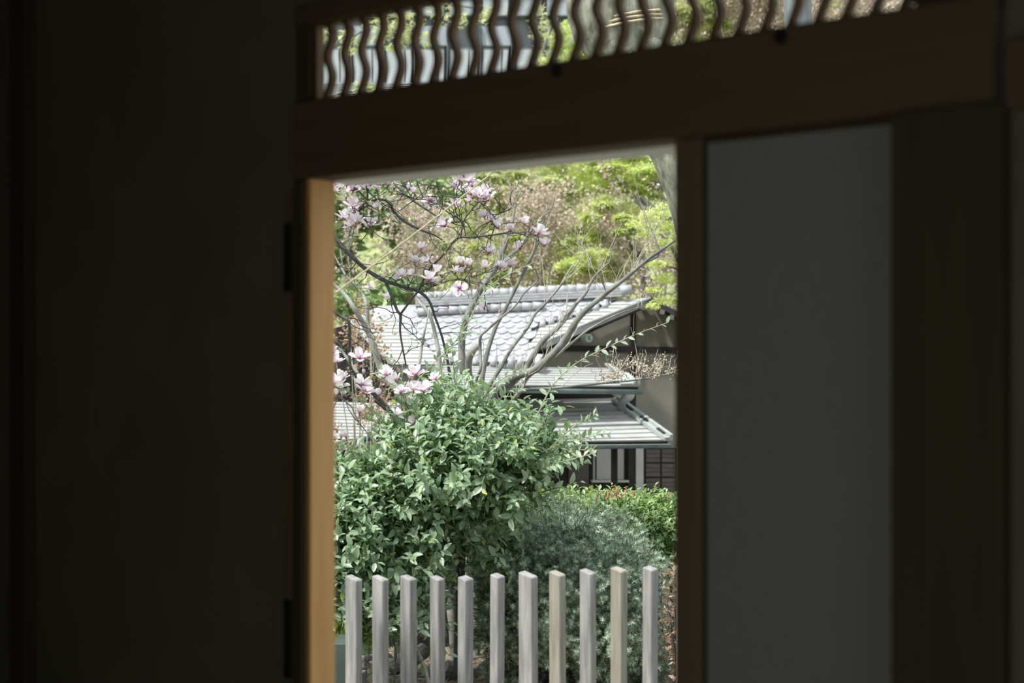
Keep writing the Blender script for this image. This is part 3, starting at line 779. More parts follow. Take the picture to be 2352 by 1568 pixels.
FL = """762,440,o 777,434,o 811,437,O 832,430,o 852,424,O 867,439,t 858,412,o 890,429,T 920,407,t 937,437,T 951,444,t 810,475,O 868,479,T 988,461,F
792,502,O 817,511,O 805,521,o 852,519,O 967,573,T 1065,403,O 1056,417,o 1077,419,O 1043,433,O 1073,441,o 1082,447,T 1109,446,O 1120,458,O 1079,463,o 1110,459,t 1048,476,O
1022,519,O 1093,487,b 1113,500,T 1130,509,O 1145,523,T 1173,532,T 1205,514,T 1193,571,T 1121,581,O 951,604,T 982,602,o 922,638,O 941,633,o 986,643,O 851,665,o 890,690,T
1003,625,T 1016,634,b 996,651,o 1057,607,T 1073,611,T 1047,625,o 1060,629,t 1115,616,T 1149,617,T 1172,612,O 1056,662,F 1029,704,t 1112,708,T 1121,715,t 1075,738,t
1237,537,O 1250,564,T 763,809,o 771,833,O 826,823,O 776,866,o 788,869,o 761,882,O 776,887,O 836,858,b 830,884,O 838,900,O 774,908,t 788,909,t 761,923,T 885,863,O 909,874,T
952,861,O 941,873,t 949,898,O 973,898,O 1001,871,o 826,949,T 910,954,o 871,908,t 921,901,o 783,1006,t 795,1006,t 753,940,o 946,928,o 949,973,o 760,1008,o 720,560,O 690,480,T 700,640,O
735,470,o 728,700,T 960,380,O 905,370,T 840,385,O 1010,385,T 770,428,O 795,426,O 822,436,O 845,434,O 880,424,O 905,432,o 815,484,o 1085,428,O 1098,452,O""".split()
def petal_vf(L=1.0, Wd=.5, curl=.3, seed=0):
    V = []; A = []
    rows = [(0, .22), (.22, .55), (.5, .92), (.76, 1.0), (.93, .66), (1.0, .18)]
    for y, wv in rows:
        for x in (-1, -.45, .45, 1):
            V.append((x * wv * Wd / 2, y * L, curl * (abs(x) ** 2) * wv * .35 - curl * .5 * y * (1 - y) - .12 * y * y * curl)); A.append(min(1, y * .95 + .06 * abs(x)))
    Fq = [(r * 4 + c, r * 4 + c + 1, r * 4 + c + 5, r * 4 + c + 4) for r in range(5) for c in range(3)]
    return V, Fq, A
PV, PF, PA = petal_vf(1, .68, .5)
petal_me = mesh('petal', [(x * .050, y * .050, z * .050) for x, y, z in PV], PF, M_PETAL, True, attr=PA)
petal_big = mesh('petal', [(x * .060, y * .060, z * .060) for x, y, z in PV], PF, M_PETAL, True, attr=PA)
cV, cF = tube_vf([Vector((0, 0, -.012)), Vector((0, 0, 0)), Vector((0, 0, .008)), Vector((0, 0, .019))], [.002, .0055, .0045, .001], 7)
centre_me = mesh('flower', cV, cF, M_CALYX, True)
def petal_mats(kind):
    out = []
    if kind in 'T': n1, a1, n2, a2 = 3, 14, 3, 34
    elif kind == 't': n1, a1, n2, a2 = 3, 9, 3, 20
    elif kind in 'Oo': n1, a1, n2, a2 = 3, 26, 4, 68
    elif kind == 'F': n1, a1, n2, a2 = 2, 50, 5, 92
    else: n1, a1, n2, a2 = 3, 4, 2, 8
    for n, a, s in ((n1, a1, 0), (n2, a2, 1)):
        for k in range(n):
            az = 2 * math.pi * (k + .5 * s + random.uniform(-.15, .15)) / n; el = math.radians(max(2, a + random.uniform(-8, 10)))
            M = Matrix.Rotation(az, 4, 'Z') @ Matrix.Translation((0, .004, 0)) @ Matrix.Rotation(math.radians(90) - el, 4, 'X') @ Matrix.Rotation(random.uniform(-.15, .15), 4, 'Y')
            out.append(M)
    return out
allp = [p for pa in magp for p in pa]
tw = []; fi = 0
for f in FL:
    x, y, k = f.split(','); x, y = float(x), float(y)
    near = min(allp, key=lambda q: ((CX + q.x / q.y * F - x) ** 2 + (HY - (q.z - EYE) / q.y * F - y) ** 2) + (0 if HY - (q.z - EYE) / q.y * F > y - 15 else 900))
    Yd = near.y + random.uniform(-.18, .10) if y < 795 else 10.25 + random.uniform(-.2, .25)
    base = P(x, y, Yd)
    axis = Vector((random.gauss(0, .28), random.gauss(-.25, .25), 1)).normalized()
    if k == 'F': axis = Vector((.05, -.85, .45)).normalized()
    tw.append((crooked(near, base - axis * .012, 5, .014), [.0035, .003, .0026, .0024, .0026, .003]))
    fo = link(bpy.data.objects.new('flower', centre_me if fi < 44 else None or centre_me)); fo.parent = mag
    q = axis.to_track_quat('Z', 'Y').to_matrix().to_4x4() @ Matrix.Rotation(random.uniform(0, 6.28), 4, 'Z')
    s = {'O': 1.18, 'o': 1.02, 'T': 1.1, 't': .9, 'b': .62, 'F': .98}[k]
    M = Matrix.Translation(base - mag.location) @ q @ Matrix.Scale(s, 4); fo.matrix_basis = M
    ms = petal_mats(k); pm = petal_big if k in 'OF' else petal_me
    fi += len(ms)
    if fi < 300:
        for Mp in ms:
            po = link(bpy.data.objects.new('petal', pm)); po.parent = fo; po.matrix_basis = Mp
    else:
        Vv = []; Ff = []; Aa = []
        src = [v.co.copy() for v in pm.vertices]
        for Mp in ms:
            n0 = len(Vv); Vv += [Mp @ v for v in src]; Ff += [tuple(i + n0 for i in t) for t in PF]; Aa += PA
        n0 = len(Vv); Vv += cV; Ff += [tuple(i + n0 for i in t) for t in cF]; Aa += [0.1] * len(cV)
        fo.data = mesh('flower', Vv, Ff, M_PETAL, True, attr=Aa)
tips = []
tw += side_twigs(magp[:19], 135, .42, .0042, seg=5, spread=1.0, up=.25, child=.35, tips=tips)
join_tubes('twigs', tw, M_BARK_TWIG, mag)
# a few yellow green buds
bp = np.array([tuple(p) for p, d in tips[::6]]); nb = len(bp)
cloud('buds', diamond_template(), bp, frames(rng.normal(size=(nb, 3)) + [0, 0, 1.2], rng.normal(size=(nb, 3))), rng.uniform(.02, .04, nb), rng.uniform(0, 1, nb), M_LEAFY, mag)

# ------------------------------------------------------------------ grey barked tree with bare limbs
gt = thing('bare_tree', 'bare tree with smooth grey limbs sweeping up to the right across the tiled roof', 'tree', tuple(P(1075, 1500, 12.6).xy) + (0,))
GB = [
 ([(1075,1560,13.4),(1078,1350,12.6),(1085,1150,11.8),(1096,1000,10.9),(1120,930,10.1),(1150,890,9.7),(1185,865,9.2),(1230,848,8.8),(1262,820,8.4),(1290,790,8.0),(1310,760,7.6),(1334,724,6.7),(1380,683,5.5),(1431,643,4.6),(1480,602,3.8),(1550,552,2.9)], 12.6, 12.2),
 ([(1110,945,6.7),(1145,940,5.9),(1168,930,5.5),(1190,905,4.6),(1200,895,4.2),(1235,893,3.8),(1273,891,3.4),(1360,882,2.7),(1436,875,2.4),(1490,868,2.0),(1550,855,1.7)], 12.5, 12.3),
 ([(1194,902,3.8),(1212,868,3.8),(1245,842,3.5),(1280,815,3.4),(1310,790,3.0),(1350,758,2.5),(1400,730,2.0),(1435,715,1.5),(1480,703,1.0)], 12.4, 12.6),
 ([(1150,905,7),(1185,872,6.5),(1206,850,6),(1215,833,6.3),(1245,785,6.3),(1283,750,5.9),(1305,722,5.0),(1325,695,4.2),(1343,676,3.5),(1362,640,3.0),(1385,615,2.5),(1400,600,1.7),(1406,570,1)], 12.5, 12.9),
 ([(1100,950,6),(1122,890,5.5),(1150,845,4.6),(1175,800,4.2),(1212,752,3.9),(1228,722,3.5),(1250,700,3.2),(1280,665,2.7),(1300,640,2.0),(1330,600,1)], 12.7, 13.0),
 ([(1085,910,7.6),(1078,870,8.4),(1076,830,8.4),(1084,806,9.2),(1096,795,8.4)], 12.6, 12.6),
 ([(1065,860,8.4),(1060,800,8.4),(1068,740,7.6),(1090,690,7.6),(1110,655,7.6),(1135,620,7.1),(1150,590,6.7),(1165,545,5.9),(1178,500,3.4),(1186,465,2.2),(1200,430,1)], 13.2, 13.6),
 ([(1140,612,5.0),(1165,592,4.2),(1190,572,3.8),(1212,540,2.9),(1240,505,2.1),(1262,470,1)], 13.4, 13.6),
 ([(1085,950,4),(1090,905,3.8),(1095,870,3.4),(1104,845,3.4),(1103,800,3.5),(1104,772,3.7),(1118,758,3.4),(1150,730,2.7),(1185,700,2.2),(1205,672,1.8),(1234,643,1.7),(1228,615,1.2)], 12.2, 12.1),
 ([(1100,930,7),(1112,840,6),(1135,760,5),(1165,700,4.2),(1190,650,4.2),(1215,600,4.2),(1235,560,3),(1252,520,1.8),(1262,490,1)], 13.5, 13.6),
 ([(1440,640,2.5),(1478,606,2.5),(1512,586,2.5),(1506,550,2.0),(1490,535,1.7)], 12.3, 12.4),
 ([(1400,700,1.3),(1392,670,1.3),(1380,640,1.2),(1355,610,0.8)], 12.3, 12.3),
]
gtp = [limb('trunk' if i == 0 else 'branch', pl, a, b, M_BARK_GREY, gt, 10 if pl[0][2] > 6 else 7, wob=.03, knob=.07) for i, (pl, a, b) in enumerate(GB)]
gt2 = []
tw = side_twigs(gtp[1:5] + gtp[6:8] + gtp[9:], 80, .5, .0040, seg=5, spread=.6, up=.75, child=.35, tips=gt2, wig=.13)
join_tubes('twigs', tw, M_TWIGTAN, gt)
# bud clusters on the long low limb at the right
bp = []
for _ in range(60):
    t = random.random(); x = 1370 + 180 * t; y = 872 - 14 * t - abs(random.gauss(0, 1)) * 26
    c = P(x, max(795, y), 12.3 + random.uniform(-.15, .15))
    for k in range(9): bp.append(tuple(c + Vector([random.gauss(0, .018) for _ in range(3)])))
bp = np.array(bp); nb = len(bp)
cloud('bud_clusters', diamond_template(), bp, frames(rng.normal(size=(nb, 3)), rng.normal(size=(nb, 3))), rng.uniform(.012, .026, nb), rng.uniform(.3, 1, nb), M_BUD, gt)
tw = []
for _ in range(34):
    x = random.uniform(1375, 1550); a = P(x, 874 - (x - 1375) * .09, 12.3); b = P(x + random.uniform(-25, 35), random.uniform(800, 850), 12.3 + random.uniform(-.15, .15))
    tw.append((crooked(a, b, 4, .02), [.004, .003, .003, .002, .002]))
join_tubes('fine_twigs', tw, M_TWIGTAN, gt)

# pale slim tree at the left, behind the magnolia
lt = thing('pale_tree', 'pale slim trunked tree behind the magnolia, left edge of the garden view', 'tree', tuple(P(880, 1300, 13.4).xy) + (-.9,))
for pl, y0, y1 in (([(748,640,4.2),(790,675,4.9),(815,710,5.6),(838,750,6.3),(858,795,7.0),(880,860,8.4),(915,900,9.1),(950,1000,9.8),(940,1300,10.5)], 13.2, 13.4),
                   ([(757,560,.6),(770,590,1.4),(800,640,2.4),(830,672,3.5),(842,700,4.5),(845,740,4.9),(852,780,4.9)], 13.3, 13.3),
                   ([(992,690,.8),(984,722,1.6),(975,760,2.8),(968,800,3.5),(960,840,4.2),(930,900,5.6)], 13.5, 13.4),
                   ([(752,785,2.8),(778,800,3.1),(800,826,3.5),(850,900,4.2)], 13.4, 13.4),
                   ([(925,640,.8),(945,662,2),(960,690,3.5),(985,720,4.2),(1000,770,4.9),(1010,850,5.6),(1000,1000,7.0)], 13.6, 13.5)):
    limb('trunk' if len(pl) == 9 else 'branch', pl, y0, y1, M_BARK_PALE, lt, 8)

# ------------------------------------------------------------------ big evergreen shrub in front
LT = leaf_template(.46, .10, .16)
shrub = thing('evergreen_shrub', 'large glossy leaved evergreen shrub with long arching shoots behind the fence', 'shrub', tuple(P(1000, 1500, 10.6).xy) + (0,))
SB = [(1020,1085,10.5,160,125,.55,300), (1040,990,10.6,95,70,.35,90), (870,1175,10.5,125,90,.5,210), (1120,1060,10.5,125,85,.45,190), (765,1240,10.4,70,110,.35,150), (1200,1045,10.4,80,50,.3,80),
      (820,1250,10.4,95,105,.45,240), (930,1245,10.5,120,95,.45,170), (1080,1200,10.7,110,90,.4,95), (775,1185,10.4,60,60,.3,90), (790,1330,10.3,55,60,.3,100), (900,1335,10.4,80,45,.3,60),
      (775,1410,10.2,40,80,.3,120), (870,1410,10.3,60,75,.3,100), (940,1400,10.5,50,60,.3,40), (660,1230,10.5,120,150,.5,150), (640,1180,10.6,120,100,.5,60), (1120,1280,10.8,60,50,.3,25), (1190,1120,10.4,60,50,.3,60)]
pts, dirs = blob_points(SB, 1.25, .35)
lp_, la, ln, ls, stems = sprigs(pts, dirs * .8 + np.array([0, -.25, .1]), 8, .22, .090, up=.6)
# long shoots traced from the photograph
SH = [([(1175,1085),(1210,1010),(1250,920),(1280,872),(1330,830),(1400,795),(1460,768),(1535,740)], 10.3, 10.0, 34),
      ([(1250,1045),(1285,1008),(1319,979),(1350,962),(1372,948)], 10.2, 10.0, 18), ([(1240,1040),(1290,1020),(1340,1005),(1402,994)], 10.2, 10.0, 20),
      ([(1180,1085),(1240,1075),(1300,1058),(1368,1040)], 10.2, 9.9, 24), ([(1200,1075),(1260,1050),(1320,1035),(1365,1030)], 10.3, 10.0, 20),
      ([(1015,1010),(1010,900),(1018,830),(1045,785),(1080,735),(1105,680),(1150,640),(1225,603)], 10.6, 10.2, 34),
      ([(950,980),(930,930),(955,880),(1010,820),(1060,780),(1085,760)], 10.6, 10.3, 24), ([(930,1030),(924,950),(922,900),(925,835)], 10.5, 10.4, 10), ([(935,1030),(934,940),(930,880)], 10.5, 10.4, 6),
      ([(920,1070),(890,1010),(850,940),(800,900),(775,880)], 10.5, 10.3, 18), ([(1070,990),(1100,925),(1150,872),(1205,850)], 10.5, 10.2, 20), ([(1040,960),(1044,880),(1040,820),(1035,770)], 10.5, 10.4, 14),
      ([(800,1130),(780,1090),(765,1050),(752,1010)], 10.4, 10.2, 14), ([(850,1080),(820,1050),(800,1035),(770,1030)], 10.4, 10.2, 16), ([(1150,1010),(1160,960),(1175,920),(1200,890)], 10.5, 10.3, 12),
      ([(900,1060),(870,1010),(880,960),(900,930)], 10.5, 10.4, 12), ([(850,860),(880,850),(900,820)], 10.6, 10.5, 8)]
shl = [[], [], [], []]; tubes = []
for pl, y0, y1, n in SH:
    sp, sr = smooth_path([P(x, y, y0 + (y1 - y0) * i / (len(pl) - 1)) for i, (x, y) in enumerate(pl)], [.006] * (len(pl) - 1) + [.002], 6)
    sr = [.0055 * (1 - .7 * i / len(sp)) for i in range(len(sp))]
    tubes.append((sp, sr))
    for k in range(n):
        t = .18 + .82 * (k + .5) / n; fi_ = t * (len(sp) - 1); i = min(int(fi_), len(sp) - 2); p = sp[i].lerp(sp[i + 1], fi_ - i); d = (sp[i + 1] - sp[i]).normalized()
        side = d.cross(Vector((0, 1, 0))).normalized() * (1 if k % 2 else -1)
        al = (d * .75 + side * .75 + Vector((random.gauss(0, .2), random.gauss(-.15, .45), random.gauss(.05, .15)))).normalized()
        nm = Vector((random.gauss(0, .4), random.gauss(-.55, .4), .8))
        shl[0].append(tuple(p)); shl[1].append(tuple(al)); shl[2].append(tuple(nm)); shl[3].append(.068 * random.uniform(.6, 1.15) * (1 - .4 * t * t))
for pts_, r_ in tubes:
    V, Fc = tube_vf(pts_, r_, 5); obj('shoot', V, Fc, M_TWIGTAN, shrub, smooth=True)
sh_pos, sh_al, sh_nm, sh_sz = (np.array(q) for q in shl)
# the largest-looking leaves of the crown become parts
nS = len(sh_pos); want = 110; so_ = np.argsort(-sh_sz + rng.uniform(0, .02, nS)); sA, sB = so_[:190], so_[190:]
score = (lp_[:, 1] - 10.5) - ls * 6 + rng.uniform(0, .25, len(ls))
vis = (np.abs(lp_[:, 0] / lp_[:, 1] * F + CX - 1120) < 350)
score = np.where(vis, score, 99)
pick = np.argsort(score)[:want]; rest = np.setdiff1d(np.arange(len(ls)), pick)
tn = rng.beta(2, 2.2, len(ls))
Rall = frames(la, ln)
leaf_objects('leaf', LT, lp_[pick], Rall[pick], ls[pick], tn[pick], M_LEAF, shrub)
SR_ = frames(sh_al, sh_nm); st_ = rng.uniform(.3, 1, nS)
leaf_objects('leaf', LT, sh_pos[sA], SR_[sA], sh_sz[sA], st_[sA], M_LEAF, shrub)
cloud('shoot_leaves', LT, sh_pos[sB], SR_[sB], sh_sz[sB], st_[sB], M_LEAF, shrub)
yl = rest[rng.random(len(rest)) < .045]; rest = np.setdiff1d(rest, yl)
cloud('leaves', LT, lp_[rest], Rall[rest], ls[rest], tn[rest], M_LEAF, shrub)
cloud('young_leaves', LT, lp_[yl], Rall[yl], ls[yl] * .75, tn[yl], M_LEAFY, shrub)
stem_cloud('stems', stems, .003, M_BARK_MAG, shrub)
for pl, y0, y1 in (([(1105,1110,7),(1085,1160,7.5),(1068,1210,8),(1060,1280,9),(1050,1560,11)], 10.7, 10.7), ([(960,1120,4),(950,1200,4),(958,1300,5),(975,1420,6)], 10.5, 10.6),
                   ([(880,1300,3),(930,1305,4),(990,1320,5),(1050,1345,6)], 10.4, 10.7), ([(1140,1080,2),(1120,1120,3),(1090,1150,4)], 10.4, 10.6), ([(1000,1160,2.5),(1010,1260,3),(1040,1330,4)], 10.4, 10.6)):
    limb('stem', pl, y0, y1, M_BARK_MAG, shrub, 7)

# ------------------------------------------------------------------ needle leaved shrub at the right
con = thing('conifer_shrub', 'dense blue green needle leaved shrub behind the right half of the fence', 'shrub', tuple(P(1320, 1560, 11.2).xy) + (0,))
CB = [(1290,1245,11.3,125,62,.6,520), (1200,1300,11.0,105,85,.5,520), (1330,1345,10.9,150,105,.6,950), (1430,1330,11.1,75,85,.5,420), (1260,1430,10.8,150,110,.5,850), (1400,1450,10.8,110,110,.5,620),
      (1180,1220,11.3,60,45,.4,140), (1150,1400,10.9,60,90,.4,260), (1340,1560,10.9,200,90,.5,500), (1650,1330,11.4,90,120,.5,160), (1330,1205,11.4,60,22,.3,110)]
cc, cd = blob_points(CB, .16, .86)
up_ = unit(cd * .8 + np.array([0, -.15, .45]))
NT = needle_template(15); per = 52; Ps = []; Al = []
for c, d in zip(cc, up_):
    # one clump: a few branchlets fanning out from below, set with tufts
    root = c - d * .16
    for _b in range(6):
        tip = c + rng.normal(size=3) * .075 + d * rng.uniform(-.02, .09)
        t = np.sqrt(rng.uniform(.12, 1, per // 6 + 1))[:, None]
        Ps.append(root + (tip - root) * t + rng.normal(size=(len(t), 3)) * .012); Al.append(np.tile(unit(tip - root), (len(t), 1)))
pts = np.concatenate(Ps); al = unit(np.concatenate(Al) + rng.normal(size=(len(pts), 3)) * .3)
fill, fd = blob_points(CB, .9, .3); pts = np.concatenate([pts, fill]); al = np.concatenate([al, fd]); n = len(pts)
cloud('needles', NT, pts, frames(al, rng.normal(size=(n, 3))), rng.uniform(.024, .042, n), np.clip(rng.beta(1.0, 1.5, n), 0, 1), M_NEEDLE, con)
stem_cloud('twigs', np.stack([pts, pts - al * .05], 1), .0028, M_BARK_MOSS, con)
for k in range(9):
    x = 1180 + k * 38; limb('stem', [(1320 + random.uniform(-30, 30), 1600, 6), (1320 + (x - 1320) * .6, 1470, 5), (x, 1330, 3.5), (x + random.uniform(-20, 20), 1240, 2)], 11.0, 11.1 + random.uniform(-.2, .2), M_BARK_TWIG, con, 6)
# upright sprig on top
bp = np.array([tuple(P(1352 + random.gauss(0, 3) + (1165 - y) * .12, y, 11.2)) for y in np.linspace(1120, 1170, 26)]); nb = len(bp)
cloud('sprig', NT, bp, frames(np.tile([0.1, 0, 1.], (nb, 1)) + rng.normal(size=(nb, 3)) * .4, rng.normal(size=(nb, 3))), np.full(nb, .028), rng.uniform(.5, 1, nb), M_LEAFY, con)

# ------------------------------------------------------------------ round leaved hedge with red shoots
hed = thing('leafy_hedge', 'bright green round leaved hedge with red young shoots in front of the garden house', 'hedge', tuple(P(1440, 1400, 12.2).xy) + (0,))
HB = [(1460,1210,12.2,70,60,.4,230), (1520,1215,12.2,60,70,.4,260), (1400,1190,12.3,80,45,.4,190), (1310,1175,12.4,60,28,.3,80), (1270,1170,12.4,40,22,.3,30), (1600,1230,12.2,90,80,.4,150), (1500,1310,12.1,60,60,.35,80), (1440,1270,12.2,60,50,.3,80)]
pts, dirs = blob_points(HB, 1.3, .6)
hp, ha, hn, hsz, hst = sprigs(pts, dirs * .7 + np.array([0, -.2, 0]), 7, .10, .055, up=.9, jitter=.35)
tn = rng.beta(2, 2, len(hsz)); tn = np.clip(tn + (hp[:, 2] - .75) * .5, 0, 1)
R_ = frames(ha, hn)
visx = hp[:, 0] / hp[:, 1] * F + CX
sc_ = np.where((visx > 1250) & (visx < 1538) & (hp[:, 2] > .6), hp[:, 1] - hsz * 5, 99); pick = np.argsort(sc_)[:230]; rest = np.setdiff1d(np.arange(len(hsz)), pick)
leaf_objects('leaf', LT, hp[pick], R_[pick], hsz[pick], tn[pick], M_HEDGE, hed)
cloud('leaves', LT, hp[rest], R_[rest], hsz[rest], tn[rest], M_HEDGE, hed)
stem_cloud('stems', hst, .003, M_BARK_TWIG, hed)
for k in range(7): limb('stem', [(1390 + k * 26, 1470, 4), (1395 + k * 24, 1330, 3), (1400 + k * 24 + random.uniform(-15, 15), 1230, 2)], 12.2, 12.2, M_BARK_TWIG, hed, 6)
for x, y, h in ((1411,1148,24),(1398,1150,14),(1404,1148,18),(1420,1150,17),(1438,1146,18),(1392,1152,12),(1427,1152,12),(1374,1152,17),(1454,1150,12),(1416,1152,20),(1533,1150,12)):
    pos = []
    for k in range(7): pos.append(tuple(P(x + random.gauss(0, .8), y - 5 - h * 1.2 * k / 7, 11.9)))
    pos = np.array(pos); o = cloud('red_shoot', diamond_template(), pos, frames(np.tile([0, 0, 1.], (7, 1)) + rng.normal(size=(7, 3)) * .35, rng.normal(size=(7, 3))), np.full(7, .021), rng.uniform(0, 1, 7), M_RED, hed, kind=None)
# brown dry shrub at the right edge
dry = thing('dry_shrub', 'brown dry twiggy shrub at the right edge beside the needle leaved shrub', 'shrub', tuple(P(1560, 1560, 10.2).xy) + (0,))
pts, dirs = blob_points([(1560,1400,10.3,42,130,.25,260), (1590,1520,10.3,60,90,.3,160)], 1.6, .4); n = len(pts)
cloud('leaves', diamond_template(), pts, frames(rng.normal(size=(n, 3)), rng.normal(size=(n, 3))), rng.uniform(.02, .045, n), rng.uniform(0, 1, n), M_DRY, dry)
tl = [(crooked(P(1575 + random.uniform(-12, 12), 1580, 10.3), P(1560 + random.uniform(-40, 40), random.uniform(1290, 1450), 10.3 + random.uniform(-.2, .2)), 6, .03), [.008, .006, .005, .004, .003, .003, .002]) for _ in range(26)]
join_tubes('twigs', tl, M_BARK_TWIG, dry)

# ------------------------------------------------------------------ background trees
MT = maple_template()
def pads(plist, density, tpl, size, m, parent, name='foliage', flat=.9, tint=(0, 1), spread=.35):
    """layered foliage pads: (px, py, Y, rx px, ry px, depth m, count)"""
    Ps, Ds = blob_points(plist, density, .05)
    n = len(Ps)
    nm = unit(rng.normal(size=(n, 3)) * spread + np.array([0, -.25, flat])); al = unit(rng.normal(size=(n, 3)) * [1, 1, .35] + [0, 0, -.15])
    t = rng.uniform(tint[0], tint[1], n)
    return cloud(name, tpl, Ps, frames(al, nm), size * rng.uniform(.6, 1.25, n), t, m, parent)
def layered(cx, cy, Y, rx, ry, n, cnt, dep=1.2, thin=.26):
    """many flat tiers inside one crown"""
    out = []
    for _ in range(n):
        a = random.uniform(0, 6.28); r = math.sqrt(random.random())
        x = cx + math.cos(a) * r * rx; y = cy + math.sin(a) * r * ry
        w_ = random.uniform(.22, .5) * rx * .6
        out.append((x, y, Y + random.uniform(-dep, dep), w_, max(4, w_ * thin), w_ / F * Y, cnt))
    return out
def base_z(x, y): return ground_z(x, y) if y < 31 else 6.2
def tree(label, px, Y, stems, crown, m, tpl, size, name='maple_tree', bark=M_BARK_GREY, group=None, density=1, tint=(0, 1), flat=.9, spread=.35, fill=None):
    x = (px - CX) / F * Y; gz_ = base_z(x, Y)
    t = thing(name, label, 'tree', (x, Y, gz_), group)
    ypx = HY - (gz_ - EYE) / Y * F + 12
    for i, st_ in enumerate(stems):
        pl = [(px, ypx, st_[0][2] * 1.3)] + st_ if i == 0 else st_
        limb('trunk' if i == 0 else 'branch', pl, Y, Y + random.uniform(-.3, .3), bark, t, 7, wob=.05)
    pads(crown, density, tpl, size, m, t, tint=tint, flat=flat, spread=spread)
    if fill: pads(fill, 1.0, tpl, size, m, t, name='outer_leaves', tint=tint, flat=.5, spread=.7)
    return t

tree('bright yellow green maple with dark forking limbs behind the right end of the house roof', 1500, 19.5,
     [[(1480,640,9),(1440,590,8),(1400,540,8)], [(1480,620,9),(1500,600,9),(1540,560,9)], [(1510,490,9),(1465,450,9),(1430,420,8),(1390,408,5)], [(1540,505,8),(1490,485,6),(1450,450,5)], [(1540,480,7),(1520,450,6),(1505,410,5)],
      [(1465,600,5),(1440,540,4.5),(1410,490,4),(1400,470,3)], [(1460,580,4),(1410,560,4),(1370,545,3)]],
     layered(1420, 395, 19.6, 150, 45, 18, 100) + layered(1390, 505, 19.2, 90, 40, 14, 110) + layered(1500, 420, 19.3, 60, 45, 8, 80) + layered(1330, 590, 19.3, 150, 60, 24, 60, thin=.3), M_MAPLE, MT, .085, density=1.6, fill=[(1430,395,19.8,130,45,.8,1500),(1400,500,19.6,90,50,.8,700),(1340,600,19.8,150,55,.8,700),(1500,380,19.8,60,30,.6,500)])
tree('lime green maple crown filling the top centre of the doorway view', 1250, 22.0,
     [[(1245,600,8),(1240,540,7),(1255,470,5)], [(1242,540,4),(1210,480,3),(1190,440,2)], [(1250,500,3),(1290,450,3),(1320,420,2)]],
     layered(1220, 420, 22, 150, 50, 26, 110) + layered(1200, 520, 22.2, 150, 70, 24, 80) + layered(1330, 370, 22, 120, 25, 12, 90), M_MAPLE2, MT, .10, density=1.5, fill=[(1220,430,22.5,160,60,1.2,2300),(1200,520,22.6,170,60,1.2,1100),(1080,440,22.6,80,60,1,600)])
tree('small maple with fine feathery leaves beside the right jamb above the roof end', 1590, 14.4,
     [[(1590,700,6),(1560,600,5),(1520,540,3),(1480,520,2)], [(1565,620,3),(1530,610,2.5),(1490,600,2)], [(1580,680,4),(1540,690,3),(1500,700,2)]],
     [(1500,495,14.4,42,9,.4,90),(1465,515,14.3,32,7,.3,60),(1530,478,14.5,40,10,.4,80),(1490,535,14.2,26,7,.3,50),(1535,520,14.4,34,9,.3,80),(1525,560,14.3,28,8,.3,60),(1510,605,14.2,34,9,.3,70),(1535,640,14.3,34,12,.3,80),(1505,665,14.2,22,6,.2,40),(1530,690,14.2,34,9,.3,70),(1500,702,14.1,18,6,.2,30),(1590,560,14.5,60,60,.5,200)], M_MAPLE, MT, .040, density=1.7, tint=(.2, 1), flat=.6, spread=.6)
tree('low green maple seen between bare trunks just above the tiled roof ridge', 1150, 20.0,
     [[(1150,640,5),(1150,610,4)]], layered(1150, 590, 20, 130, 60, 22, 70) + layered(1050, 640, 20, 100, 25, 6, 50), M_MAPLE, MT, .09, density=1.4)
# broad leaved evergreens at the upper left
for px, lab, cr in ((800, 'dark green broad leaved tree behind the magnolia blossoms at the left jamb', [(790,450,20,60,55,.8,420),(850,480,20.2,60,50,.8,380),(775,560,20,35,60,.7,260),(770,640,20,30,50,.6,200)]),
                    (930, 'mottled green broad leaved tree left of the rope end of the clustered blossoms', [(930,480,20.5,60,70,.8,420),(1000,430,20.6,60,40,.8,300),(960,560,20.4,60,40,.8,200)]),
                    (560, 'dark green broad leaved tree further left, hidden beyond the left jamb', [(600,500,20,120,120,1.2,1300),(480,560,20.3,110,110,1.2,900),(620,720,19,120,70,.8,600)]),
                    (860, 'low green bush behind the upper left corner of the tiled roof', [(850,700,18.6,90,35,.6,300),(930,655,18.6,60,25,.5,160),(790,690,18.6,40,50,.5,200)])):
    t = thing('evergreen_tree', lab, 'tree', ((px - CX) / F * 20.5, 20.5 if px != 860 else 18.8, 0)); t.location.z = ground_z(t.location.x, t.location.y)
    pads(cr, 1.4, LT, .17 if px != 860 else .12, M_EVG, t, flat=.3, spread=.9)
    limb('trunk', [(px, HY - (t.location.z - EYE) / 20.5 * F + 10, 8), (px, 620 if px != 860 else 740, 7), (px + 5, 500 if px != 860 else 700, 4)], t.location.y, t.location.y, M_BARK_MAG, t, 7)

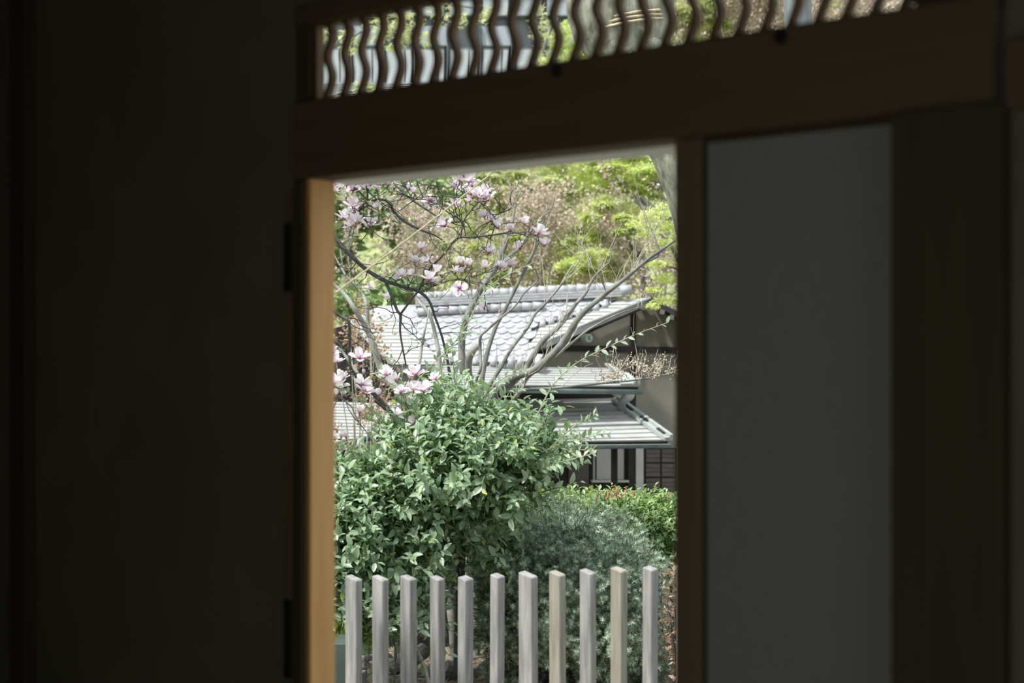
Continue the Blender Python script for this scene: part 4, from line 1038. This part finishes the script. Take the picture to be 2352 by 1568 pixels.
# tan budding trees
def budding(label, roots, Y, region, nst, ntw, m=M_BUD, bark=M_TWIGTAN, ncl=120, rad=2.0, group=None, fill=None):
    x0, x1, y0, y1 = region; cxp = sum(roots) / len(roots); x = (cxp - CX) / F * Y; gz_ = base_z(x, Y)
    t = thing('budding_tree', label, 'tree', (x, Y, gz_), group)
    ypx = HY - (gz_ - EYE) / Y * F + 8; paths = []
    for k in range(nst):
        r0 = random.choice(roots); tx = random.uniform(x0, x1); ty = y0 + (y1 - y0) * random.random() * .5
        mx = r0 + (tx - r0) * .35; my = ypx + (ty - ypx) * .5
        paths.append(limb('branch', [(r0, ypx, rad * 1.6), (mx, my, rad * 1.1), ((mx + tx) / 2 + random.uniform(-15, 15), (my + ty) / 2, rad * .8), (tx, ty, rad * .4)], Y, Y + random.uniform(-.5, .5), bark, t, 5, wob=.08))
    upper = [pa[len(pa) // 3:] for pa in paths]; tips = []
    tw = side_twigs(upper, ntw, .55 * Y / 16, .0042 * Y / 16, seg=4, spread=.8, up=.5, child=.5, tips=tips, wig=.2)
    join_tubes('twigs', tw, bark, t)
    tp_ = np.array([tuple(p) for p, d in tips]); rep = 7
    bp = np.repeat(tp_, rep, 0) + rng.normal(size=(len(tp_) * rep, 3)) * .035 * Y / 16; n = len(bp)
    cloud('bud_clusters', diamond_template(), bp, frames(rng.normal(size=(n, 3)), rng.normal(size=(n, 3))), rng.uniform(.022, .048, n) * Y / 16, rng.uniform(0, 1, n), m, t)
    if fill: pads(fill, 1.0, diamond_template(), .10, m, t, name='dry_foliage', flat=.2, spread=1.0)
budding('tan budding tree with many fine twigs behind the magnolia at the left', [850, 900], 18.9, (770, 1010, 500, 680), 12, 130)
budding('tan budding tree with pinkish bud haze in the middle above the roof ridge', [1080, 1120], 19.0, (980, 1230, 500, 670), 10, 80)
budding('tan budding tree with pale stems above the right part of the tiled ridge', [1290, 1330], 18.8, (1220, 1440, 480, 650), 13, 130)
budding('tan budding tree over the gable end at the right', [1470, 1500], 18.6, (1400, 1560, 560, 690), 9, 80)
budding('brown budding shrub in the dark gap below the left roof corner', [800, 840], 14.6, (762, 880, 785, 850), 8, 30, m=M_DRY)
budding('brown budding shrub under the porch eave at the far left', [765, 790], 13.6, (745, 880, 1040, 1080), 3, 5, m=M_DRY)

# ------------------------------------------------------------------ the leaning trunk with rope, and the post-like trunk
big = thing('leaning_tree', 'thick rough barked leaning trunk bound with straw rope behind the transom', 'tree', (1.9, 12.2, ground_z(1.9, 12.2)))
limb('trunk', [(1780,1520,95),(1720,1000,80),(1660,700,70),(1608,480,66),(1565,350,70),(1480,170,84),(1440,100,92),(1412,40,106),(1390,-60,100),(1350,-200,90)], 12.2, 12.2, M_BARK_BIG, big, 18, wob=0, knob=.03)
limb('branch', [(1470,120,60),(1500,60,44),(1512,0,36),(1540,-120,30)], 12.15, 12.0, M_BARK_BIG, big, 12, wob=0)
rope = thing('tree_rope', 'straw rope running down to the left across the garden from the leaning trunk', 'rope', tuple(P(1410, 60, 12.0)))
for k in range(3):
    c = P(1438, 52 + k * 9, 12.2); r = .33; V = []
    pts = [c + Vector((math.cos(a) * r, math.sin(a) * r, -math.cos(a) * -.06 + random.uniform(-.004, .004))) for a in np.linspace(0, 2 * math.pi, 25)]
    V, Fc = tube_vf(pts, [.010] * 25, 6, cap=False); obj('loop', V, Fc, M_ROPE, rope, smooth=True)
a, b = P(1450, 118, 11.9), P(640, 765, 8.4); pts = []
for i in range(41):
    t = i / 40; p = a.lerp(b, t); p.z -= .10 * 4 * t * (1 - t) * .6; pts.append(p)
# put the traced line back on course: two strands twisted
for ph in (0, math.pi):
    q = [p + Vector((0, math.cos(i * 1.9 + ph), math.sin(i * 1.9 + ph))) * .003 for i, p in enumerate(pts)]
    V, Fc = tube_vf(q, [.0036] * len(q), 5); obj('strand', V, Fc, M_ROPE, rope, smooth=True)
pt = thing('flaking_tree', 'straight bluish flaking tree trunk seen at the right of the transom', 'tree', (P(1835, 0, 13).x, 13, ground_z(2, 13)))
limb('trunk', [(1845,1500,44),(1840,900,36),(1838,400,34),(1834,100,33),(1830,-60,33),(1828,-200,30)], 13, 13, M_BARK_BLUE, pt, 14, wob=0, knob=.06)
# tall trees whose leaves show only through the transom
tree('tall maple with hanging yellow green leaf tufts seen through the left of the transom', 660, 21,
     [[(655,400,14),(650,100,12),(700,-60,8)], [(650,200,5),(740,120,3),(860,60,2)], [(650,260,5),(780,215,3),(880,200,2)], [(690,-20,5),(880,-10,3),(1100,20,2)]],
     [(735,75,21,26,26,.3,90),(795,95,21,26,26,.3,60),(820,105,21,20,20,.3,60),(860,70,21,32,32,.4,90),(900,60,21,36,42,.4,110),(940,50,21,36,32,.4,90),(980,90,21,20,20,.3,70),(850,205,21,18,18,.3,60),(820,200,21,14,16,.3,40),
      (1010,30,21,40,30,.4,70),(1060,45,21,18,22,.3,50),(1110,35,21,22,26,.3,60),(900,110,21,20,10,.3,40),(930,90,21,20,16,.3,50),(1240,60,21,26,50,.4,120),(1240,140,21,30,22,.3,100)], M_MAPLE2, MT, .075, density=.75, tint=(.5, 1))
tree('bright green maple beside the roped trunk seen through the transom', 1230, 24, [[(1235,420,8),(1240,150,6),(1280,40,3)]],
     [(1300,100,24,38,50,.6,220),(1345,125,24,30,26,.5,150),(1255,150,24,22,16,.4,60)], M_MAPLE, MT, .10, density=1.6)
tree('light green tree crown at the right of the transom', 1650, 23, [[(1650,380,10),(1650,150,8),(1640,20,4)]],
     layered(1620, 0, 23, 150, 100, 44, 130, thin=.4) + [(1740,55,23,60,25,.6,140),(1780,60,23,30,12,.4,90),(1920,30,23,30,30,.5,200),(1575,60,23,40,60,.6,420)], M_MAPLE2, MT, .10, density=1.3, fill=[(1660,10,24.5,160,110,.8,3200)])
budding('dry tan thicket at the right end of the transom view', [1650, 1750, 1850, 1950, 2050], 22.0, (1560, 2140, -90, 80), 30, 420, fill=[(1820,10,24.5,330,110,.8,9000)])

# ------------------------------------------------------------------ hillside cover
hc = thing('hillside_bushes', 'low mixed bushes covering the hillside behind the house', 'bushes', (0, 24, ground_z(0, 24)))
n = 15000
X = rng.uniform(-8, 9, n); Yy = rng.uniform(19.2, 30.5, n); Zg = np.array([ground_z(a, b) for a, b in zip(X, Yy)])
lump = np.clip(np.sin(X * 2.1 + Yy) + np.sin(X * .9 - Yy * 1.7) + .6, 0, 2) * .45
Zg = Zg + rng.uniform(0, 1, n) * (lump + .1)
Pp = np.stack([X, Yy, Zg], 1); tin = np.clip(rng.beta(2, 2, n), 0, 1)
al = rng.normal(size=(n, 3)); R_ = frames(al, rng.normal(size=(n, 3)) + [0, -.5, .8])
a_ = (np.sin(X * 1.3 + 2) + np.sin(Yy * 1.1 + X)) > -1.1
cloud('green_leaves', LT, Pp[a_], R_[a_], rng.uniform(.10, .2, a_.sum()), tin[a_], M_MAPLE2, hc)
cloud('brown_leaves', LT, Pp[~a_], R_[~a_], rng.uniform(.08, .15, (~a_).sum()), tin[~a_], M_BUD, hc)
hc['kind'] = 'stuff'

# ------------------------------------------------------------------ on the ground behind the fence
def log(name, label, a, b, r, m=M_LOG):
    c = (a + b) / 2; t = thing(name, label, 'log', tuple(c))
    pts, rad = smooth_path([a, a.lerp(b, .3) + Vector((0, 0, .01)), a.lerp(b, .7) - Vector((0, .01, .01)), b], [r * .95, r, r * 1.04, r * .9], 4)
    V, Fc = tube_vf(pts, [q * random.uniform(.93, 1.07) for q in rad], 11); obj('wood', V, Fc, m, t)
    for e, d in ((a, (b - a).normalized() * -.004), (b, (b - a).normalized() * .004)):
        V, Fc = tube_vf([e + d * .2, e + d], [r * .7, r * .66], 11); obj('cut_end', V, Fc, M_STONE, t)
Y = 10.9
log('garden_log', 'bleached split log lying behind the fence left of the twin stems', P(875, 1548, Y + .05), P(975, 1492, Y + .25), .055)
log('garden_log', 'dark log under the bleached log at the foot of the shrub', P(885, 1585, Y - .15), P(1035, 1560, Y), .06, M_BARK_MAG)
log('garden_log', 'short grey log at the foot of the needle leaved shrub', P(1100, 1552, Y + .1), P(1150, 1530, Y + .3), .06)
SL_ = ['small round grey stone furthest back between the second and third fence posts', 'wide pale stone in the middle of the gap between the second and third fence posts', 'small stone low at the left of the gap between the second and third fence posts',
  'pale stone low at the right between the second and third fence posts', 'grey stone in front of the twin mossy stems, between the fourth and fifth full posts', 'round stone half hidden in leaves beneath the bent branch',
  'broad grey stone at the foot of the needle leaved shrub, under the short log', 'smaller stone to the right of the broad grey one under the short log', 'tiny pale stone highest in the gap between the second and third fence posts', 'little stone beside the lower dark log']
for i, (x, y, r) in enumerate(((838,1525,.032),(842,1542,.04),(833,1556,.03),(852,1560,.035),(1030,1530,.05),(982,1445,.05),(1115,1562,.05),(1140,1566,.04),(845,1508,.028),(920,1560,.03))):
    p = P(x, y, 10.95); V, Fc = tube_vf([p + Vector((0, 0, -r)), p + Vector((0, 0, -r * .5)), p + Vector((.1 * r, 0, .3 * r)), p + Vector((.15 * r, 0, r * .7))], [r * .6, r * 1.15, r, r * .45], 8)
    V = [v + Vector((random.uniform(-.1, .1), random.uniform(-.1, .1), random.uniform(-.1, .1))) * r for v in V]
    obj('garden_stone', V, Fc, M_STONE, None, label=SL_[i], cat='stone', group='garden stones behind the fence')
# gravel and litter
n = 3500; Pp = np.stack([rng.uniform(-2.6, 2.2, n), rng.uniform(9.6, 12.0, n), rng.uniform(0, .03, n)], 1); Pp[:, 2] += [ground_z(a, b) for a, b in Pp[:, :2]]
cloud('leaf_litter', LT, Pp, frames(rng.normal(size=(n, 3)) * [1, 1, .4], rng.normal(size=(n, 3)) + [0, 0, 1]), rng.uniform(.02, .05, n), rng.uniform(0, 1, n), M_DRY, None)
tag(bpy.data.objects['leaf_litter'], 'dry brown leaf litter on the soil behind the fence', 'leaves')
V, Fc = tube_vf([P(907, 1515, 10.7), P(910, 1492, 10.7), P(914, 1470, 10.72), P(916, 1452, 10.75)], [.011, .011, .011, .010], 8)
obj('garden_pipe', V, Fc, M_PIPE, smooth=True, label='short blue grey pipe standing by the logs', cat='pipe')
pts, rad = smooth_path([P(955, 1478, 10.6), P(970, 1468, 10.62), P(985, 1480, 10.65), P(992, 1510, 10.65), P(990, 1545, 10.6)], [.012, .013, .013, .012, .012], 5)
V, Fc = tube_vf(pts, rad, 7); obj('bent_branch', V, Fc, M_BARK_MAG, smooth=True, label='bent fallen branch arching over the logs behind the fence', cat='branch')
V, Fc = tube_vf([P(960, 1495, 10.4), P(975, 1530, 10.35), P(990, 1590, 10.3)], [.011, .012, .013], 4); obj('wooden_stake', V, Fc, M_LOG, label='thin leaning wooden stake beside the logs', cat='stake')
# dark green board behind the left posts
a = P(764, 1478, 9.4); V, Fc = box_vf(a.x, a.x + .085, a.y, a.y + .3, 0, a.z, .004); obj('green_board', V, Fc, M_BIN, label='dark green box standing behind the leftmost fence posts', cat='box')
# little plants
for i, (x, y, Y_, lab) in enumerate(((780, 1450, 9.9, 'small yellow green plant above the dark green box'), (838, 1465, 10.1, 'small yellow green plant between the second and third fence posts'), (905, 1440, 10.2, 'small green plant behind the third fence gap'), (985, 1528, 10.5, 'small star leaved plant beside the logs'))):
    p = P(x, y, Y_); t = thing('garden_plant', lab, 'plant', (p.x, p.y, 0))
    n = 16 if i == 3 else 60; c = np.array(P(x, y, Y_)); dd = unit(rng.normal(size=(n, 3)) + [0, -.3, .4]); pos = c + dd * rng.uniform(0, .07, (n, 1))
    cloud('leaves', LT, pos, frames(dd, rng.normal(size=(n, 3)) + [0, -.4, 1]), rng.uniform(.04, .075, n), rng.uniform(0, 1, n), M_LEAFY if i < 2 else M_HEDGE, t)
    V, Fc = tube_vf([Vector((p.x, p.y, 0)), Vector((p.x + .01, p.y, p.z * .5)), p], [.006, .005, .004], 5); obj('stem', V, Fc, M_BARK_MAG, t)
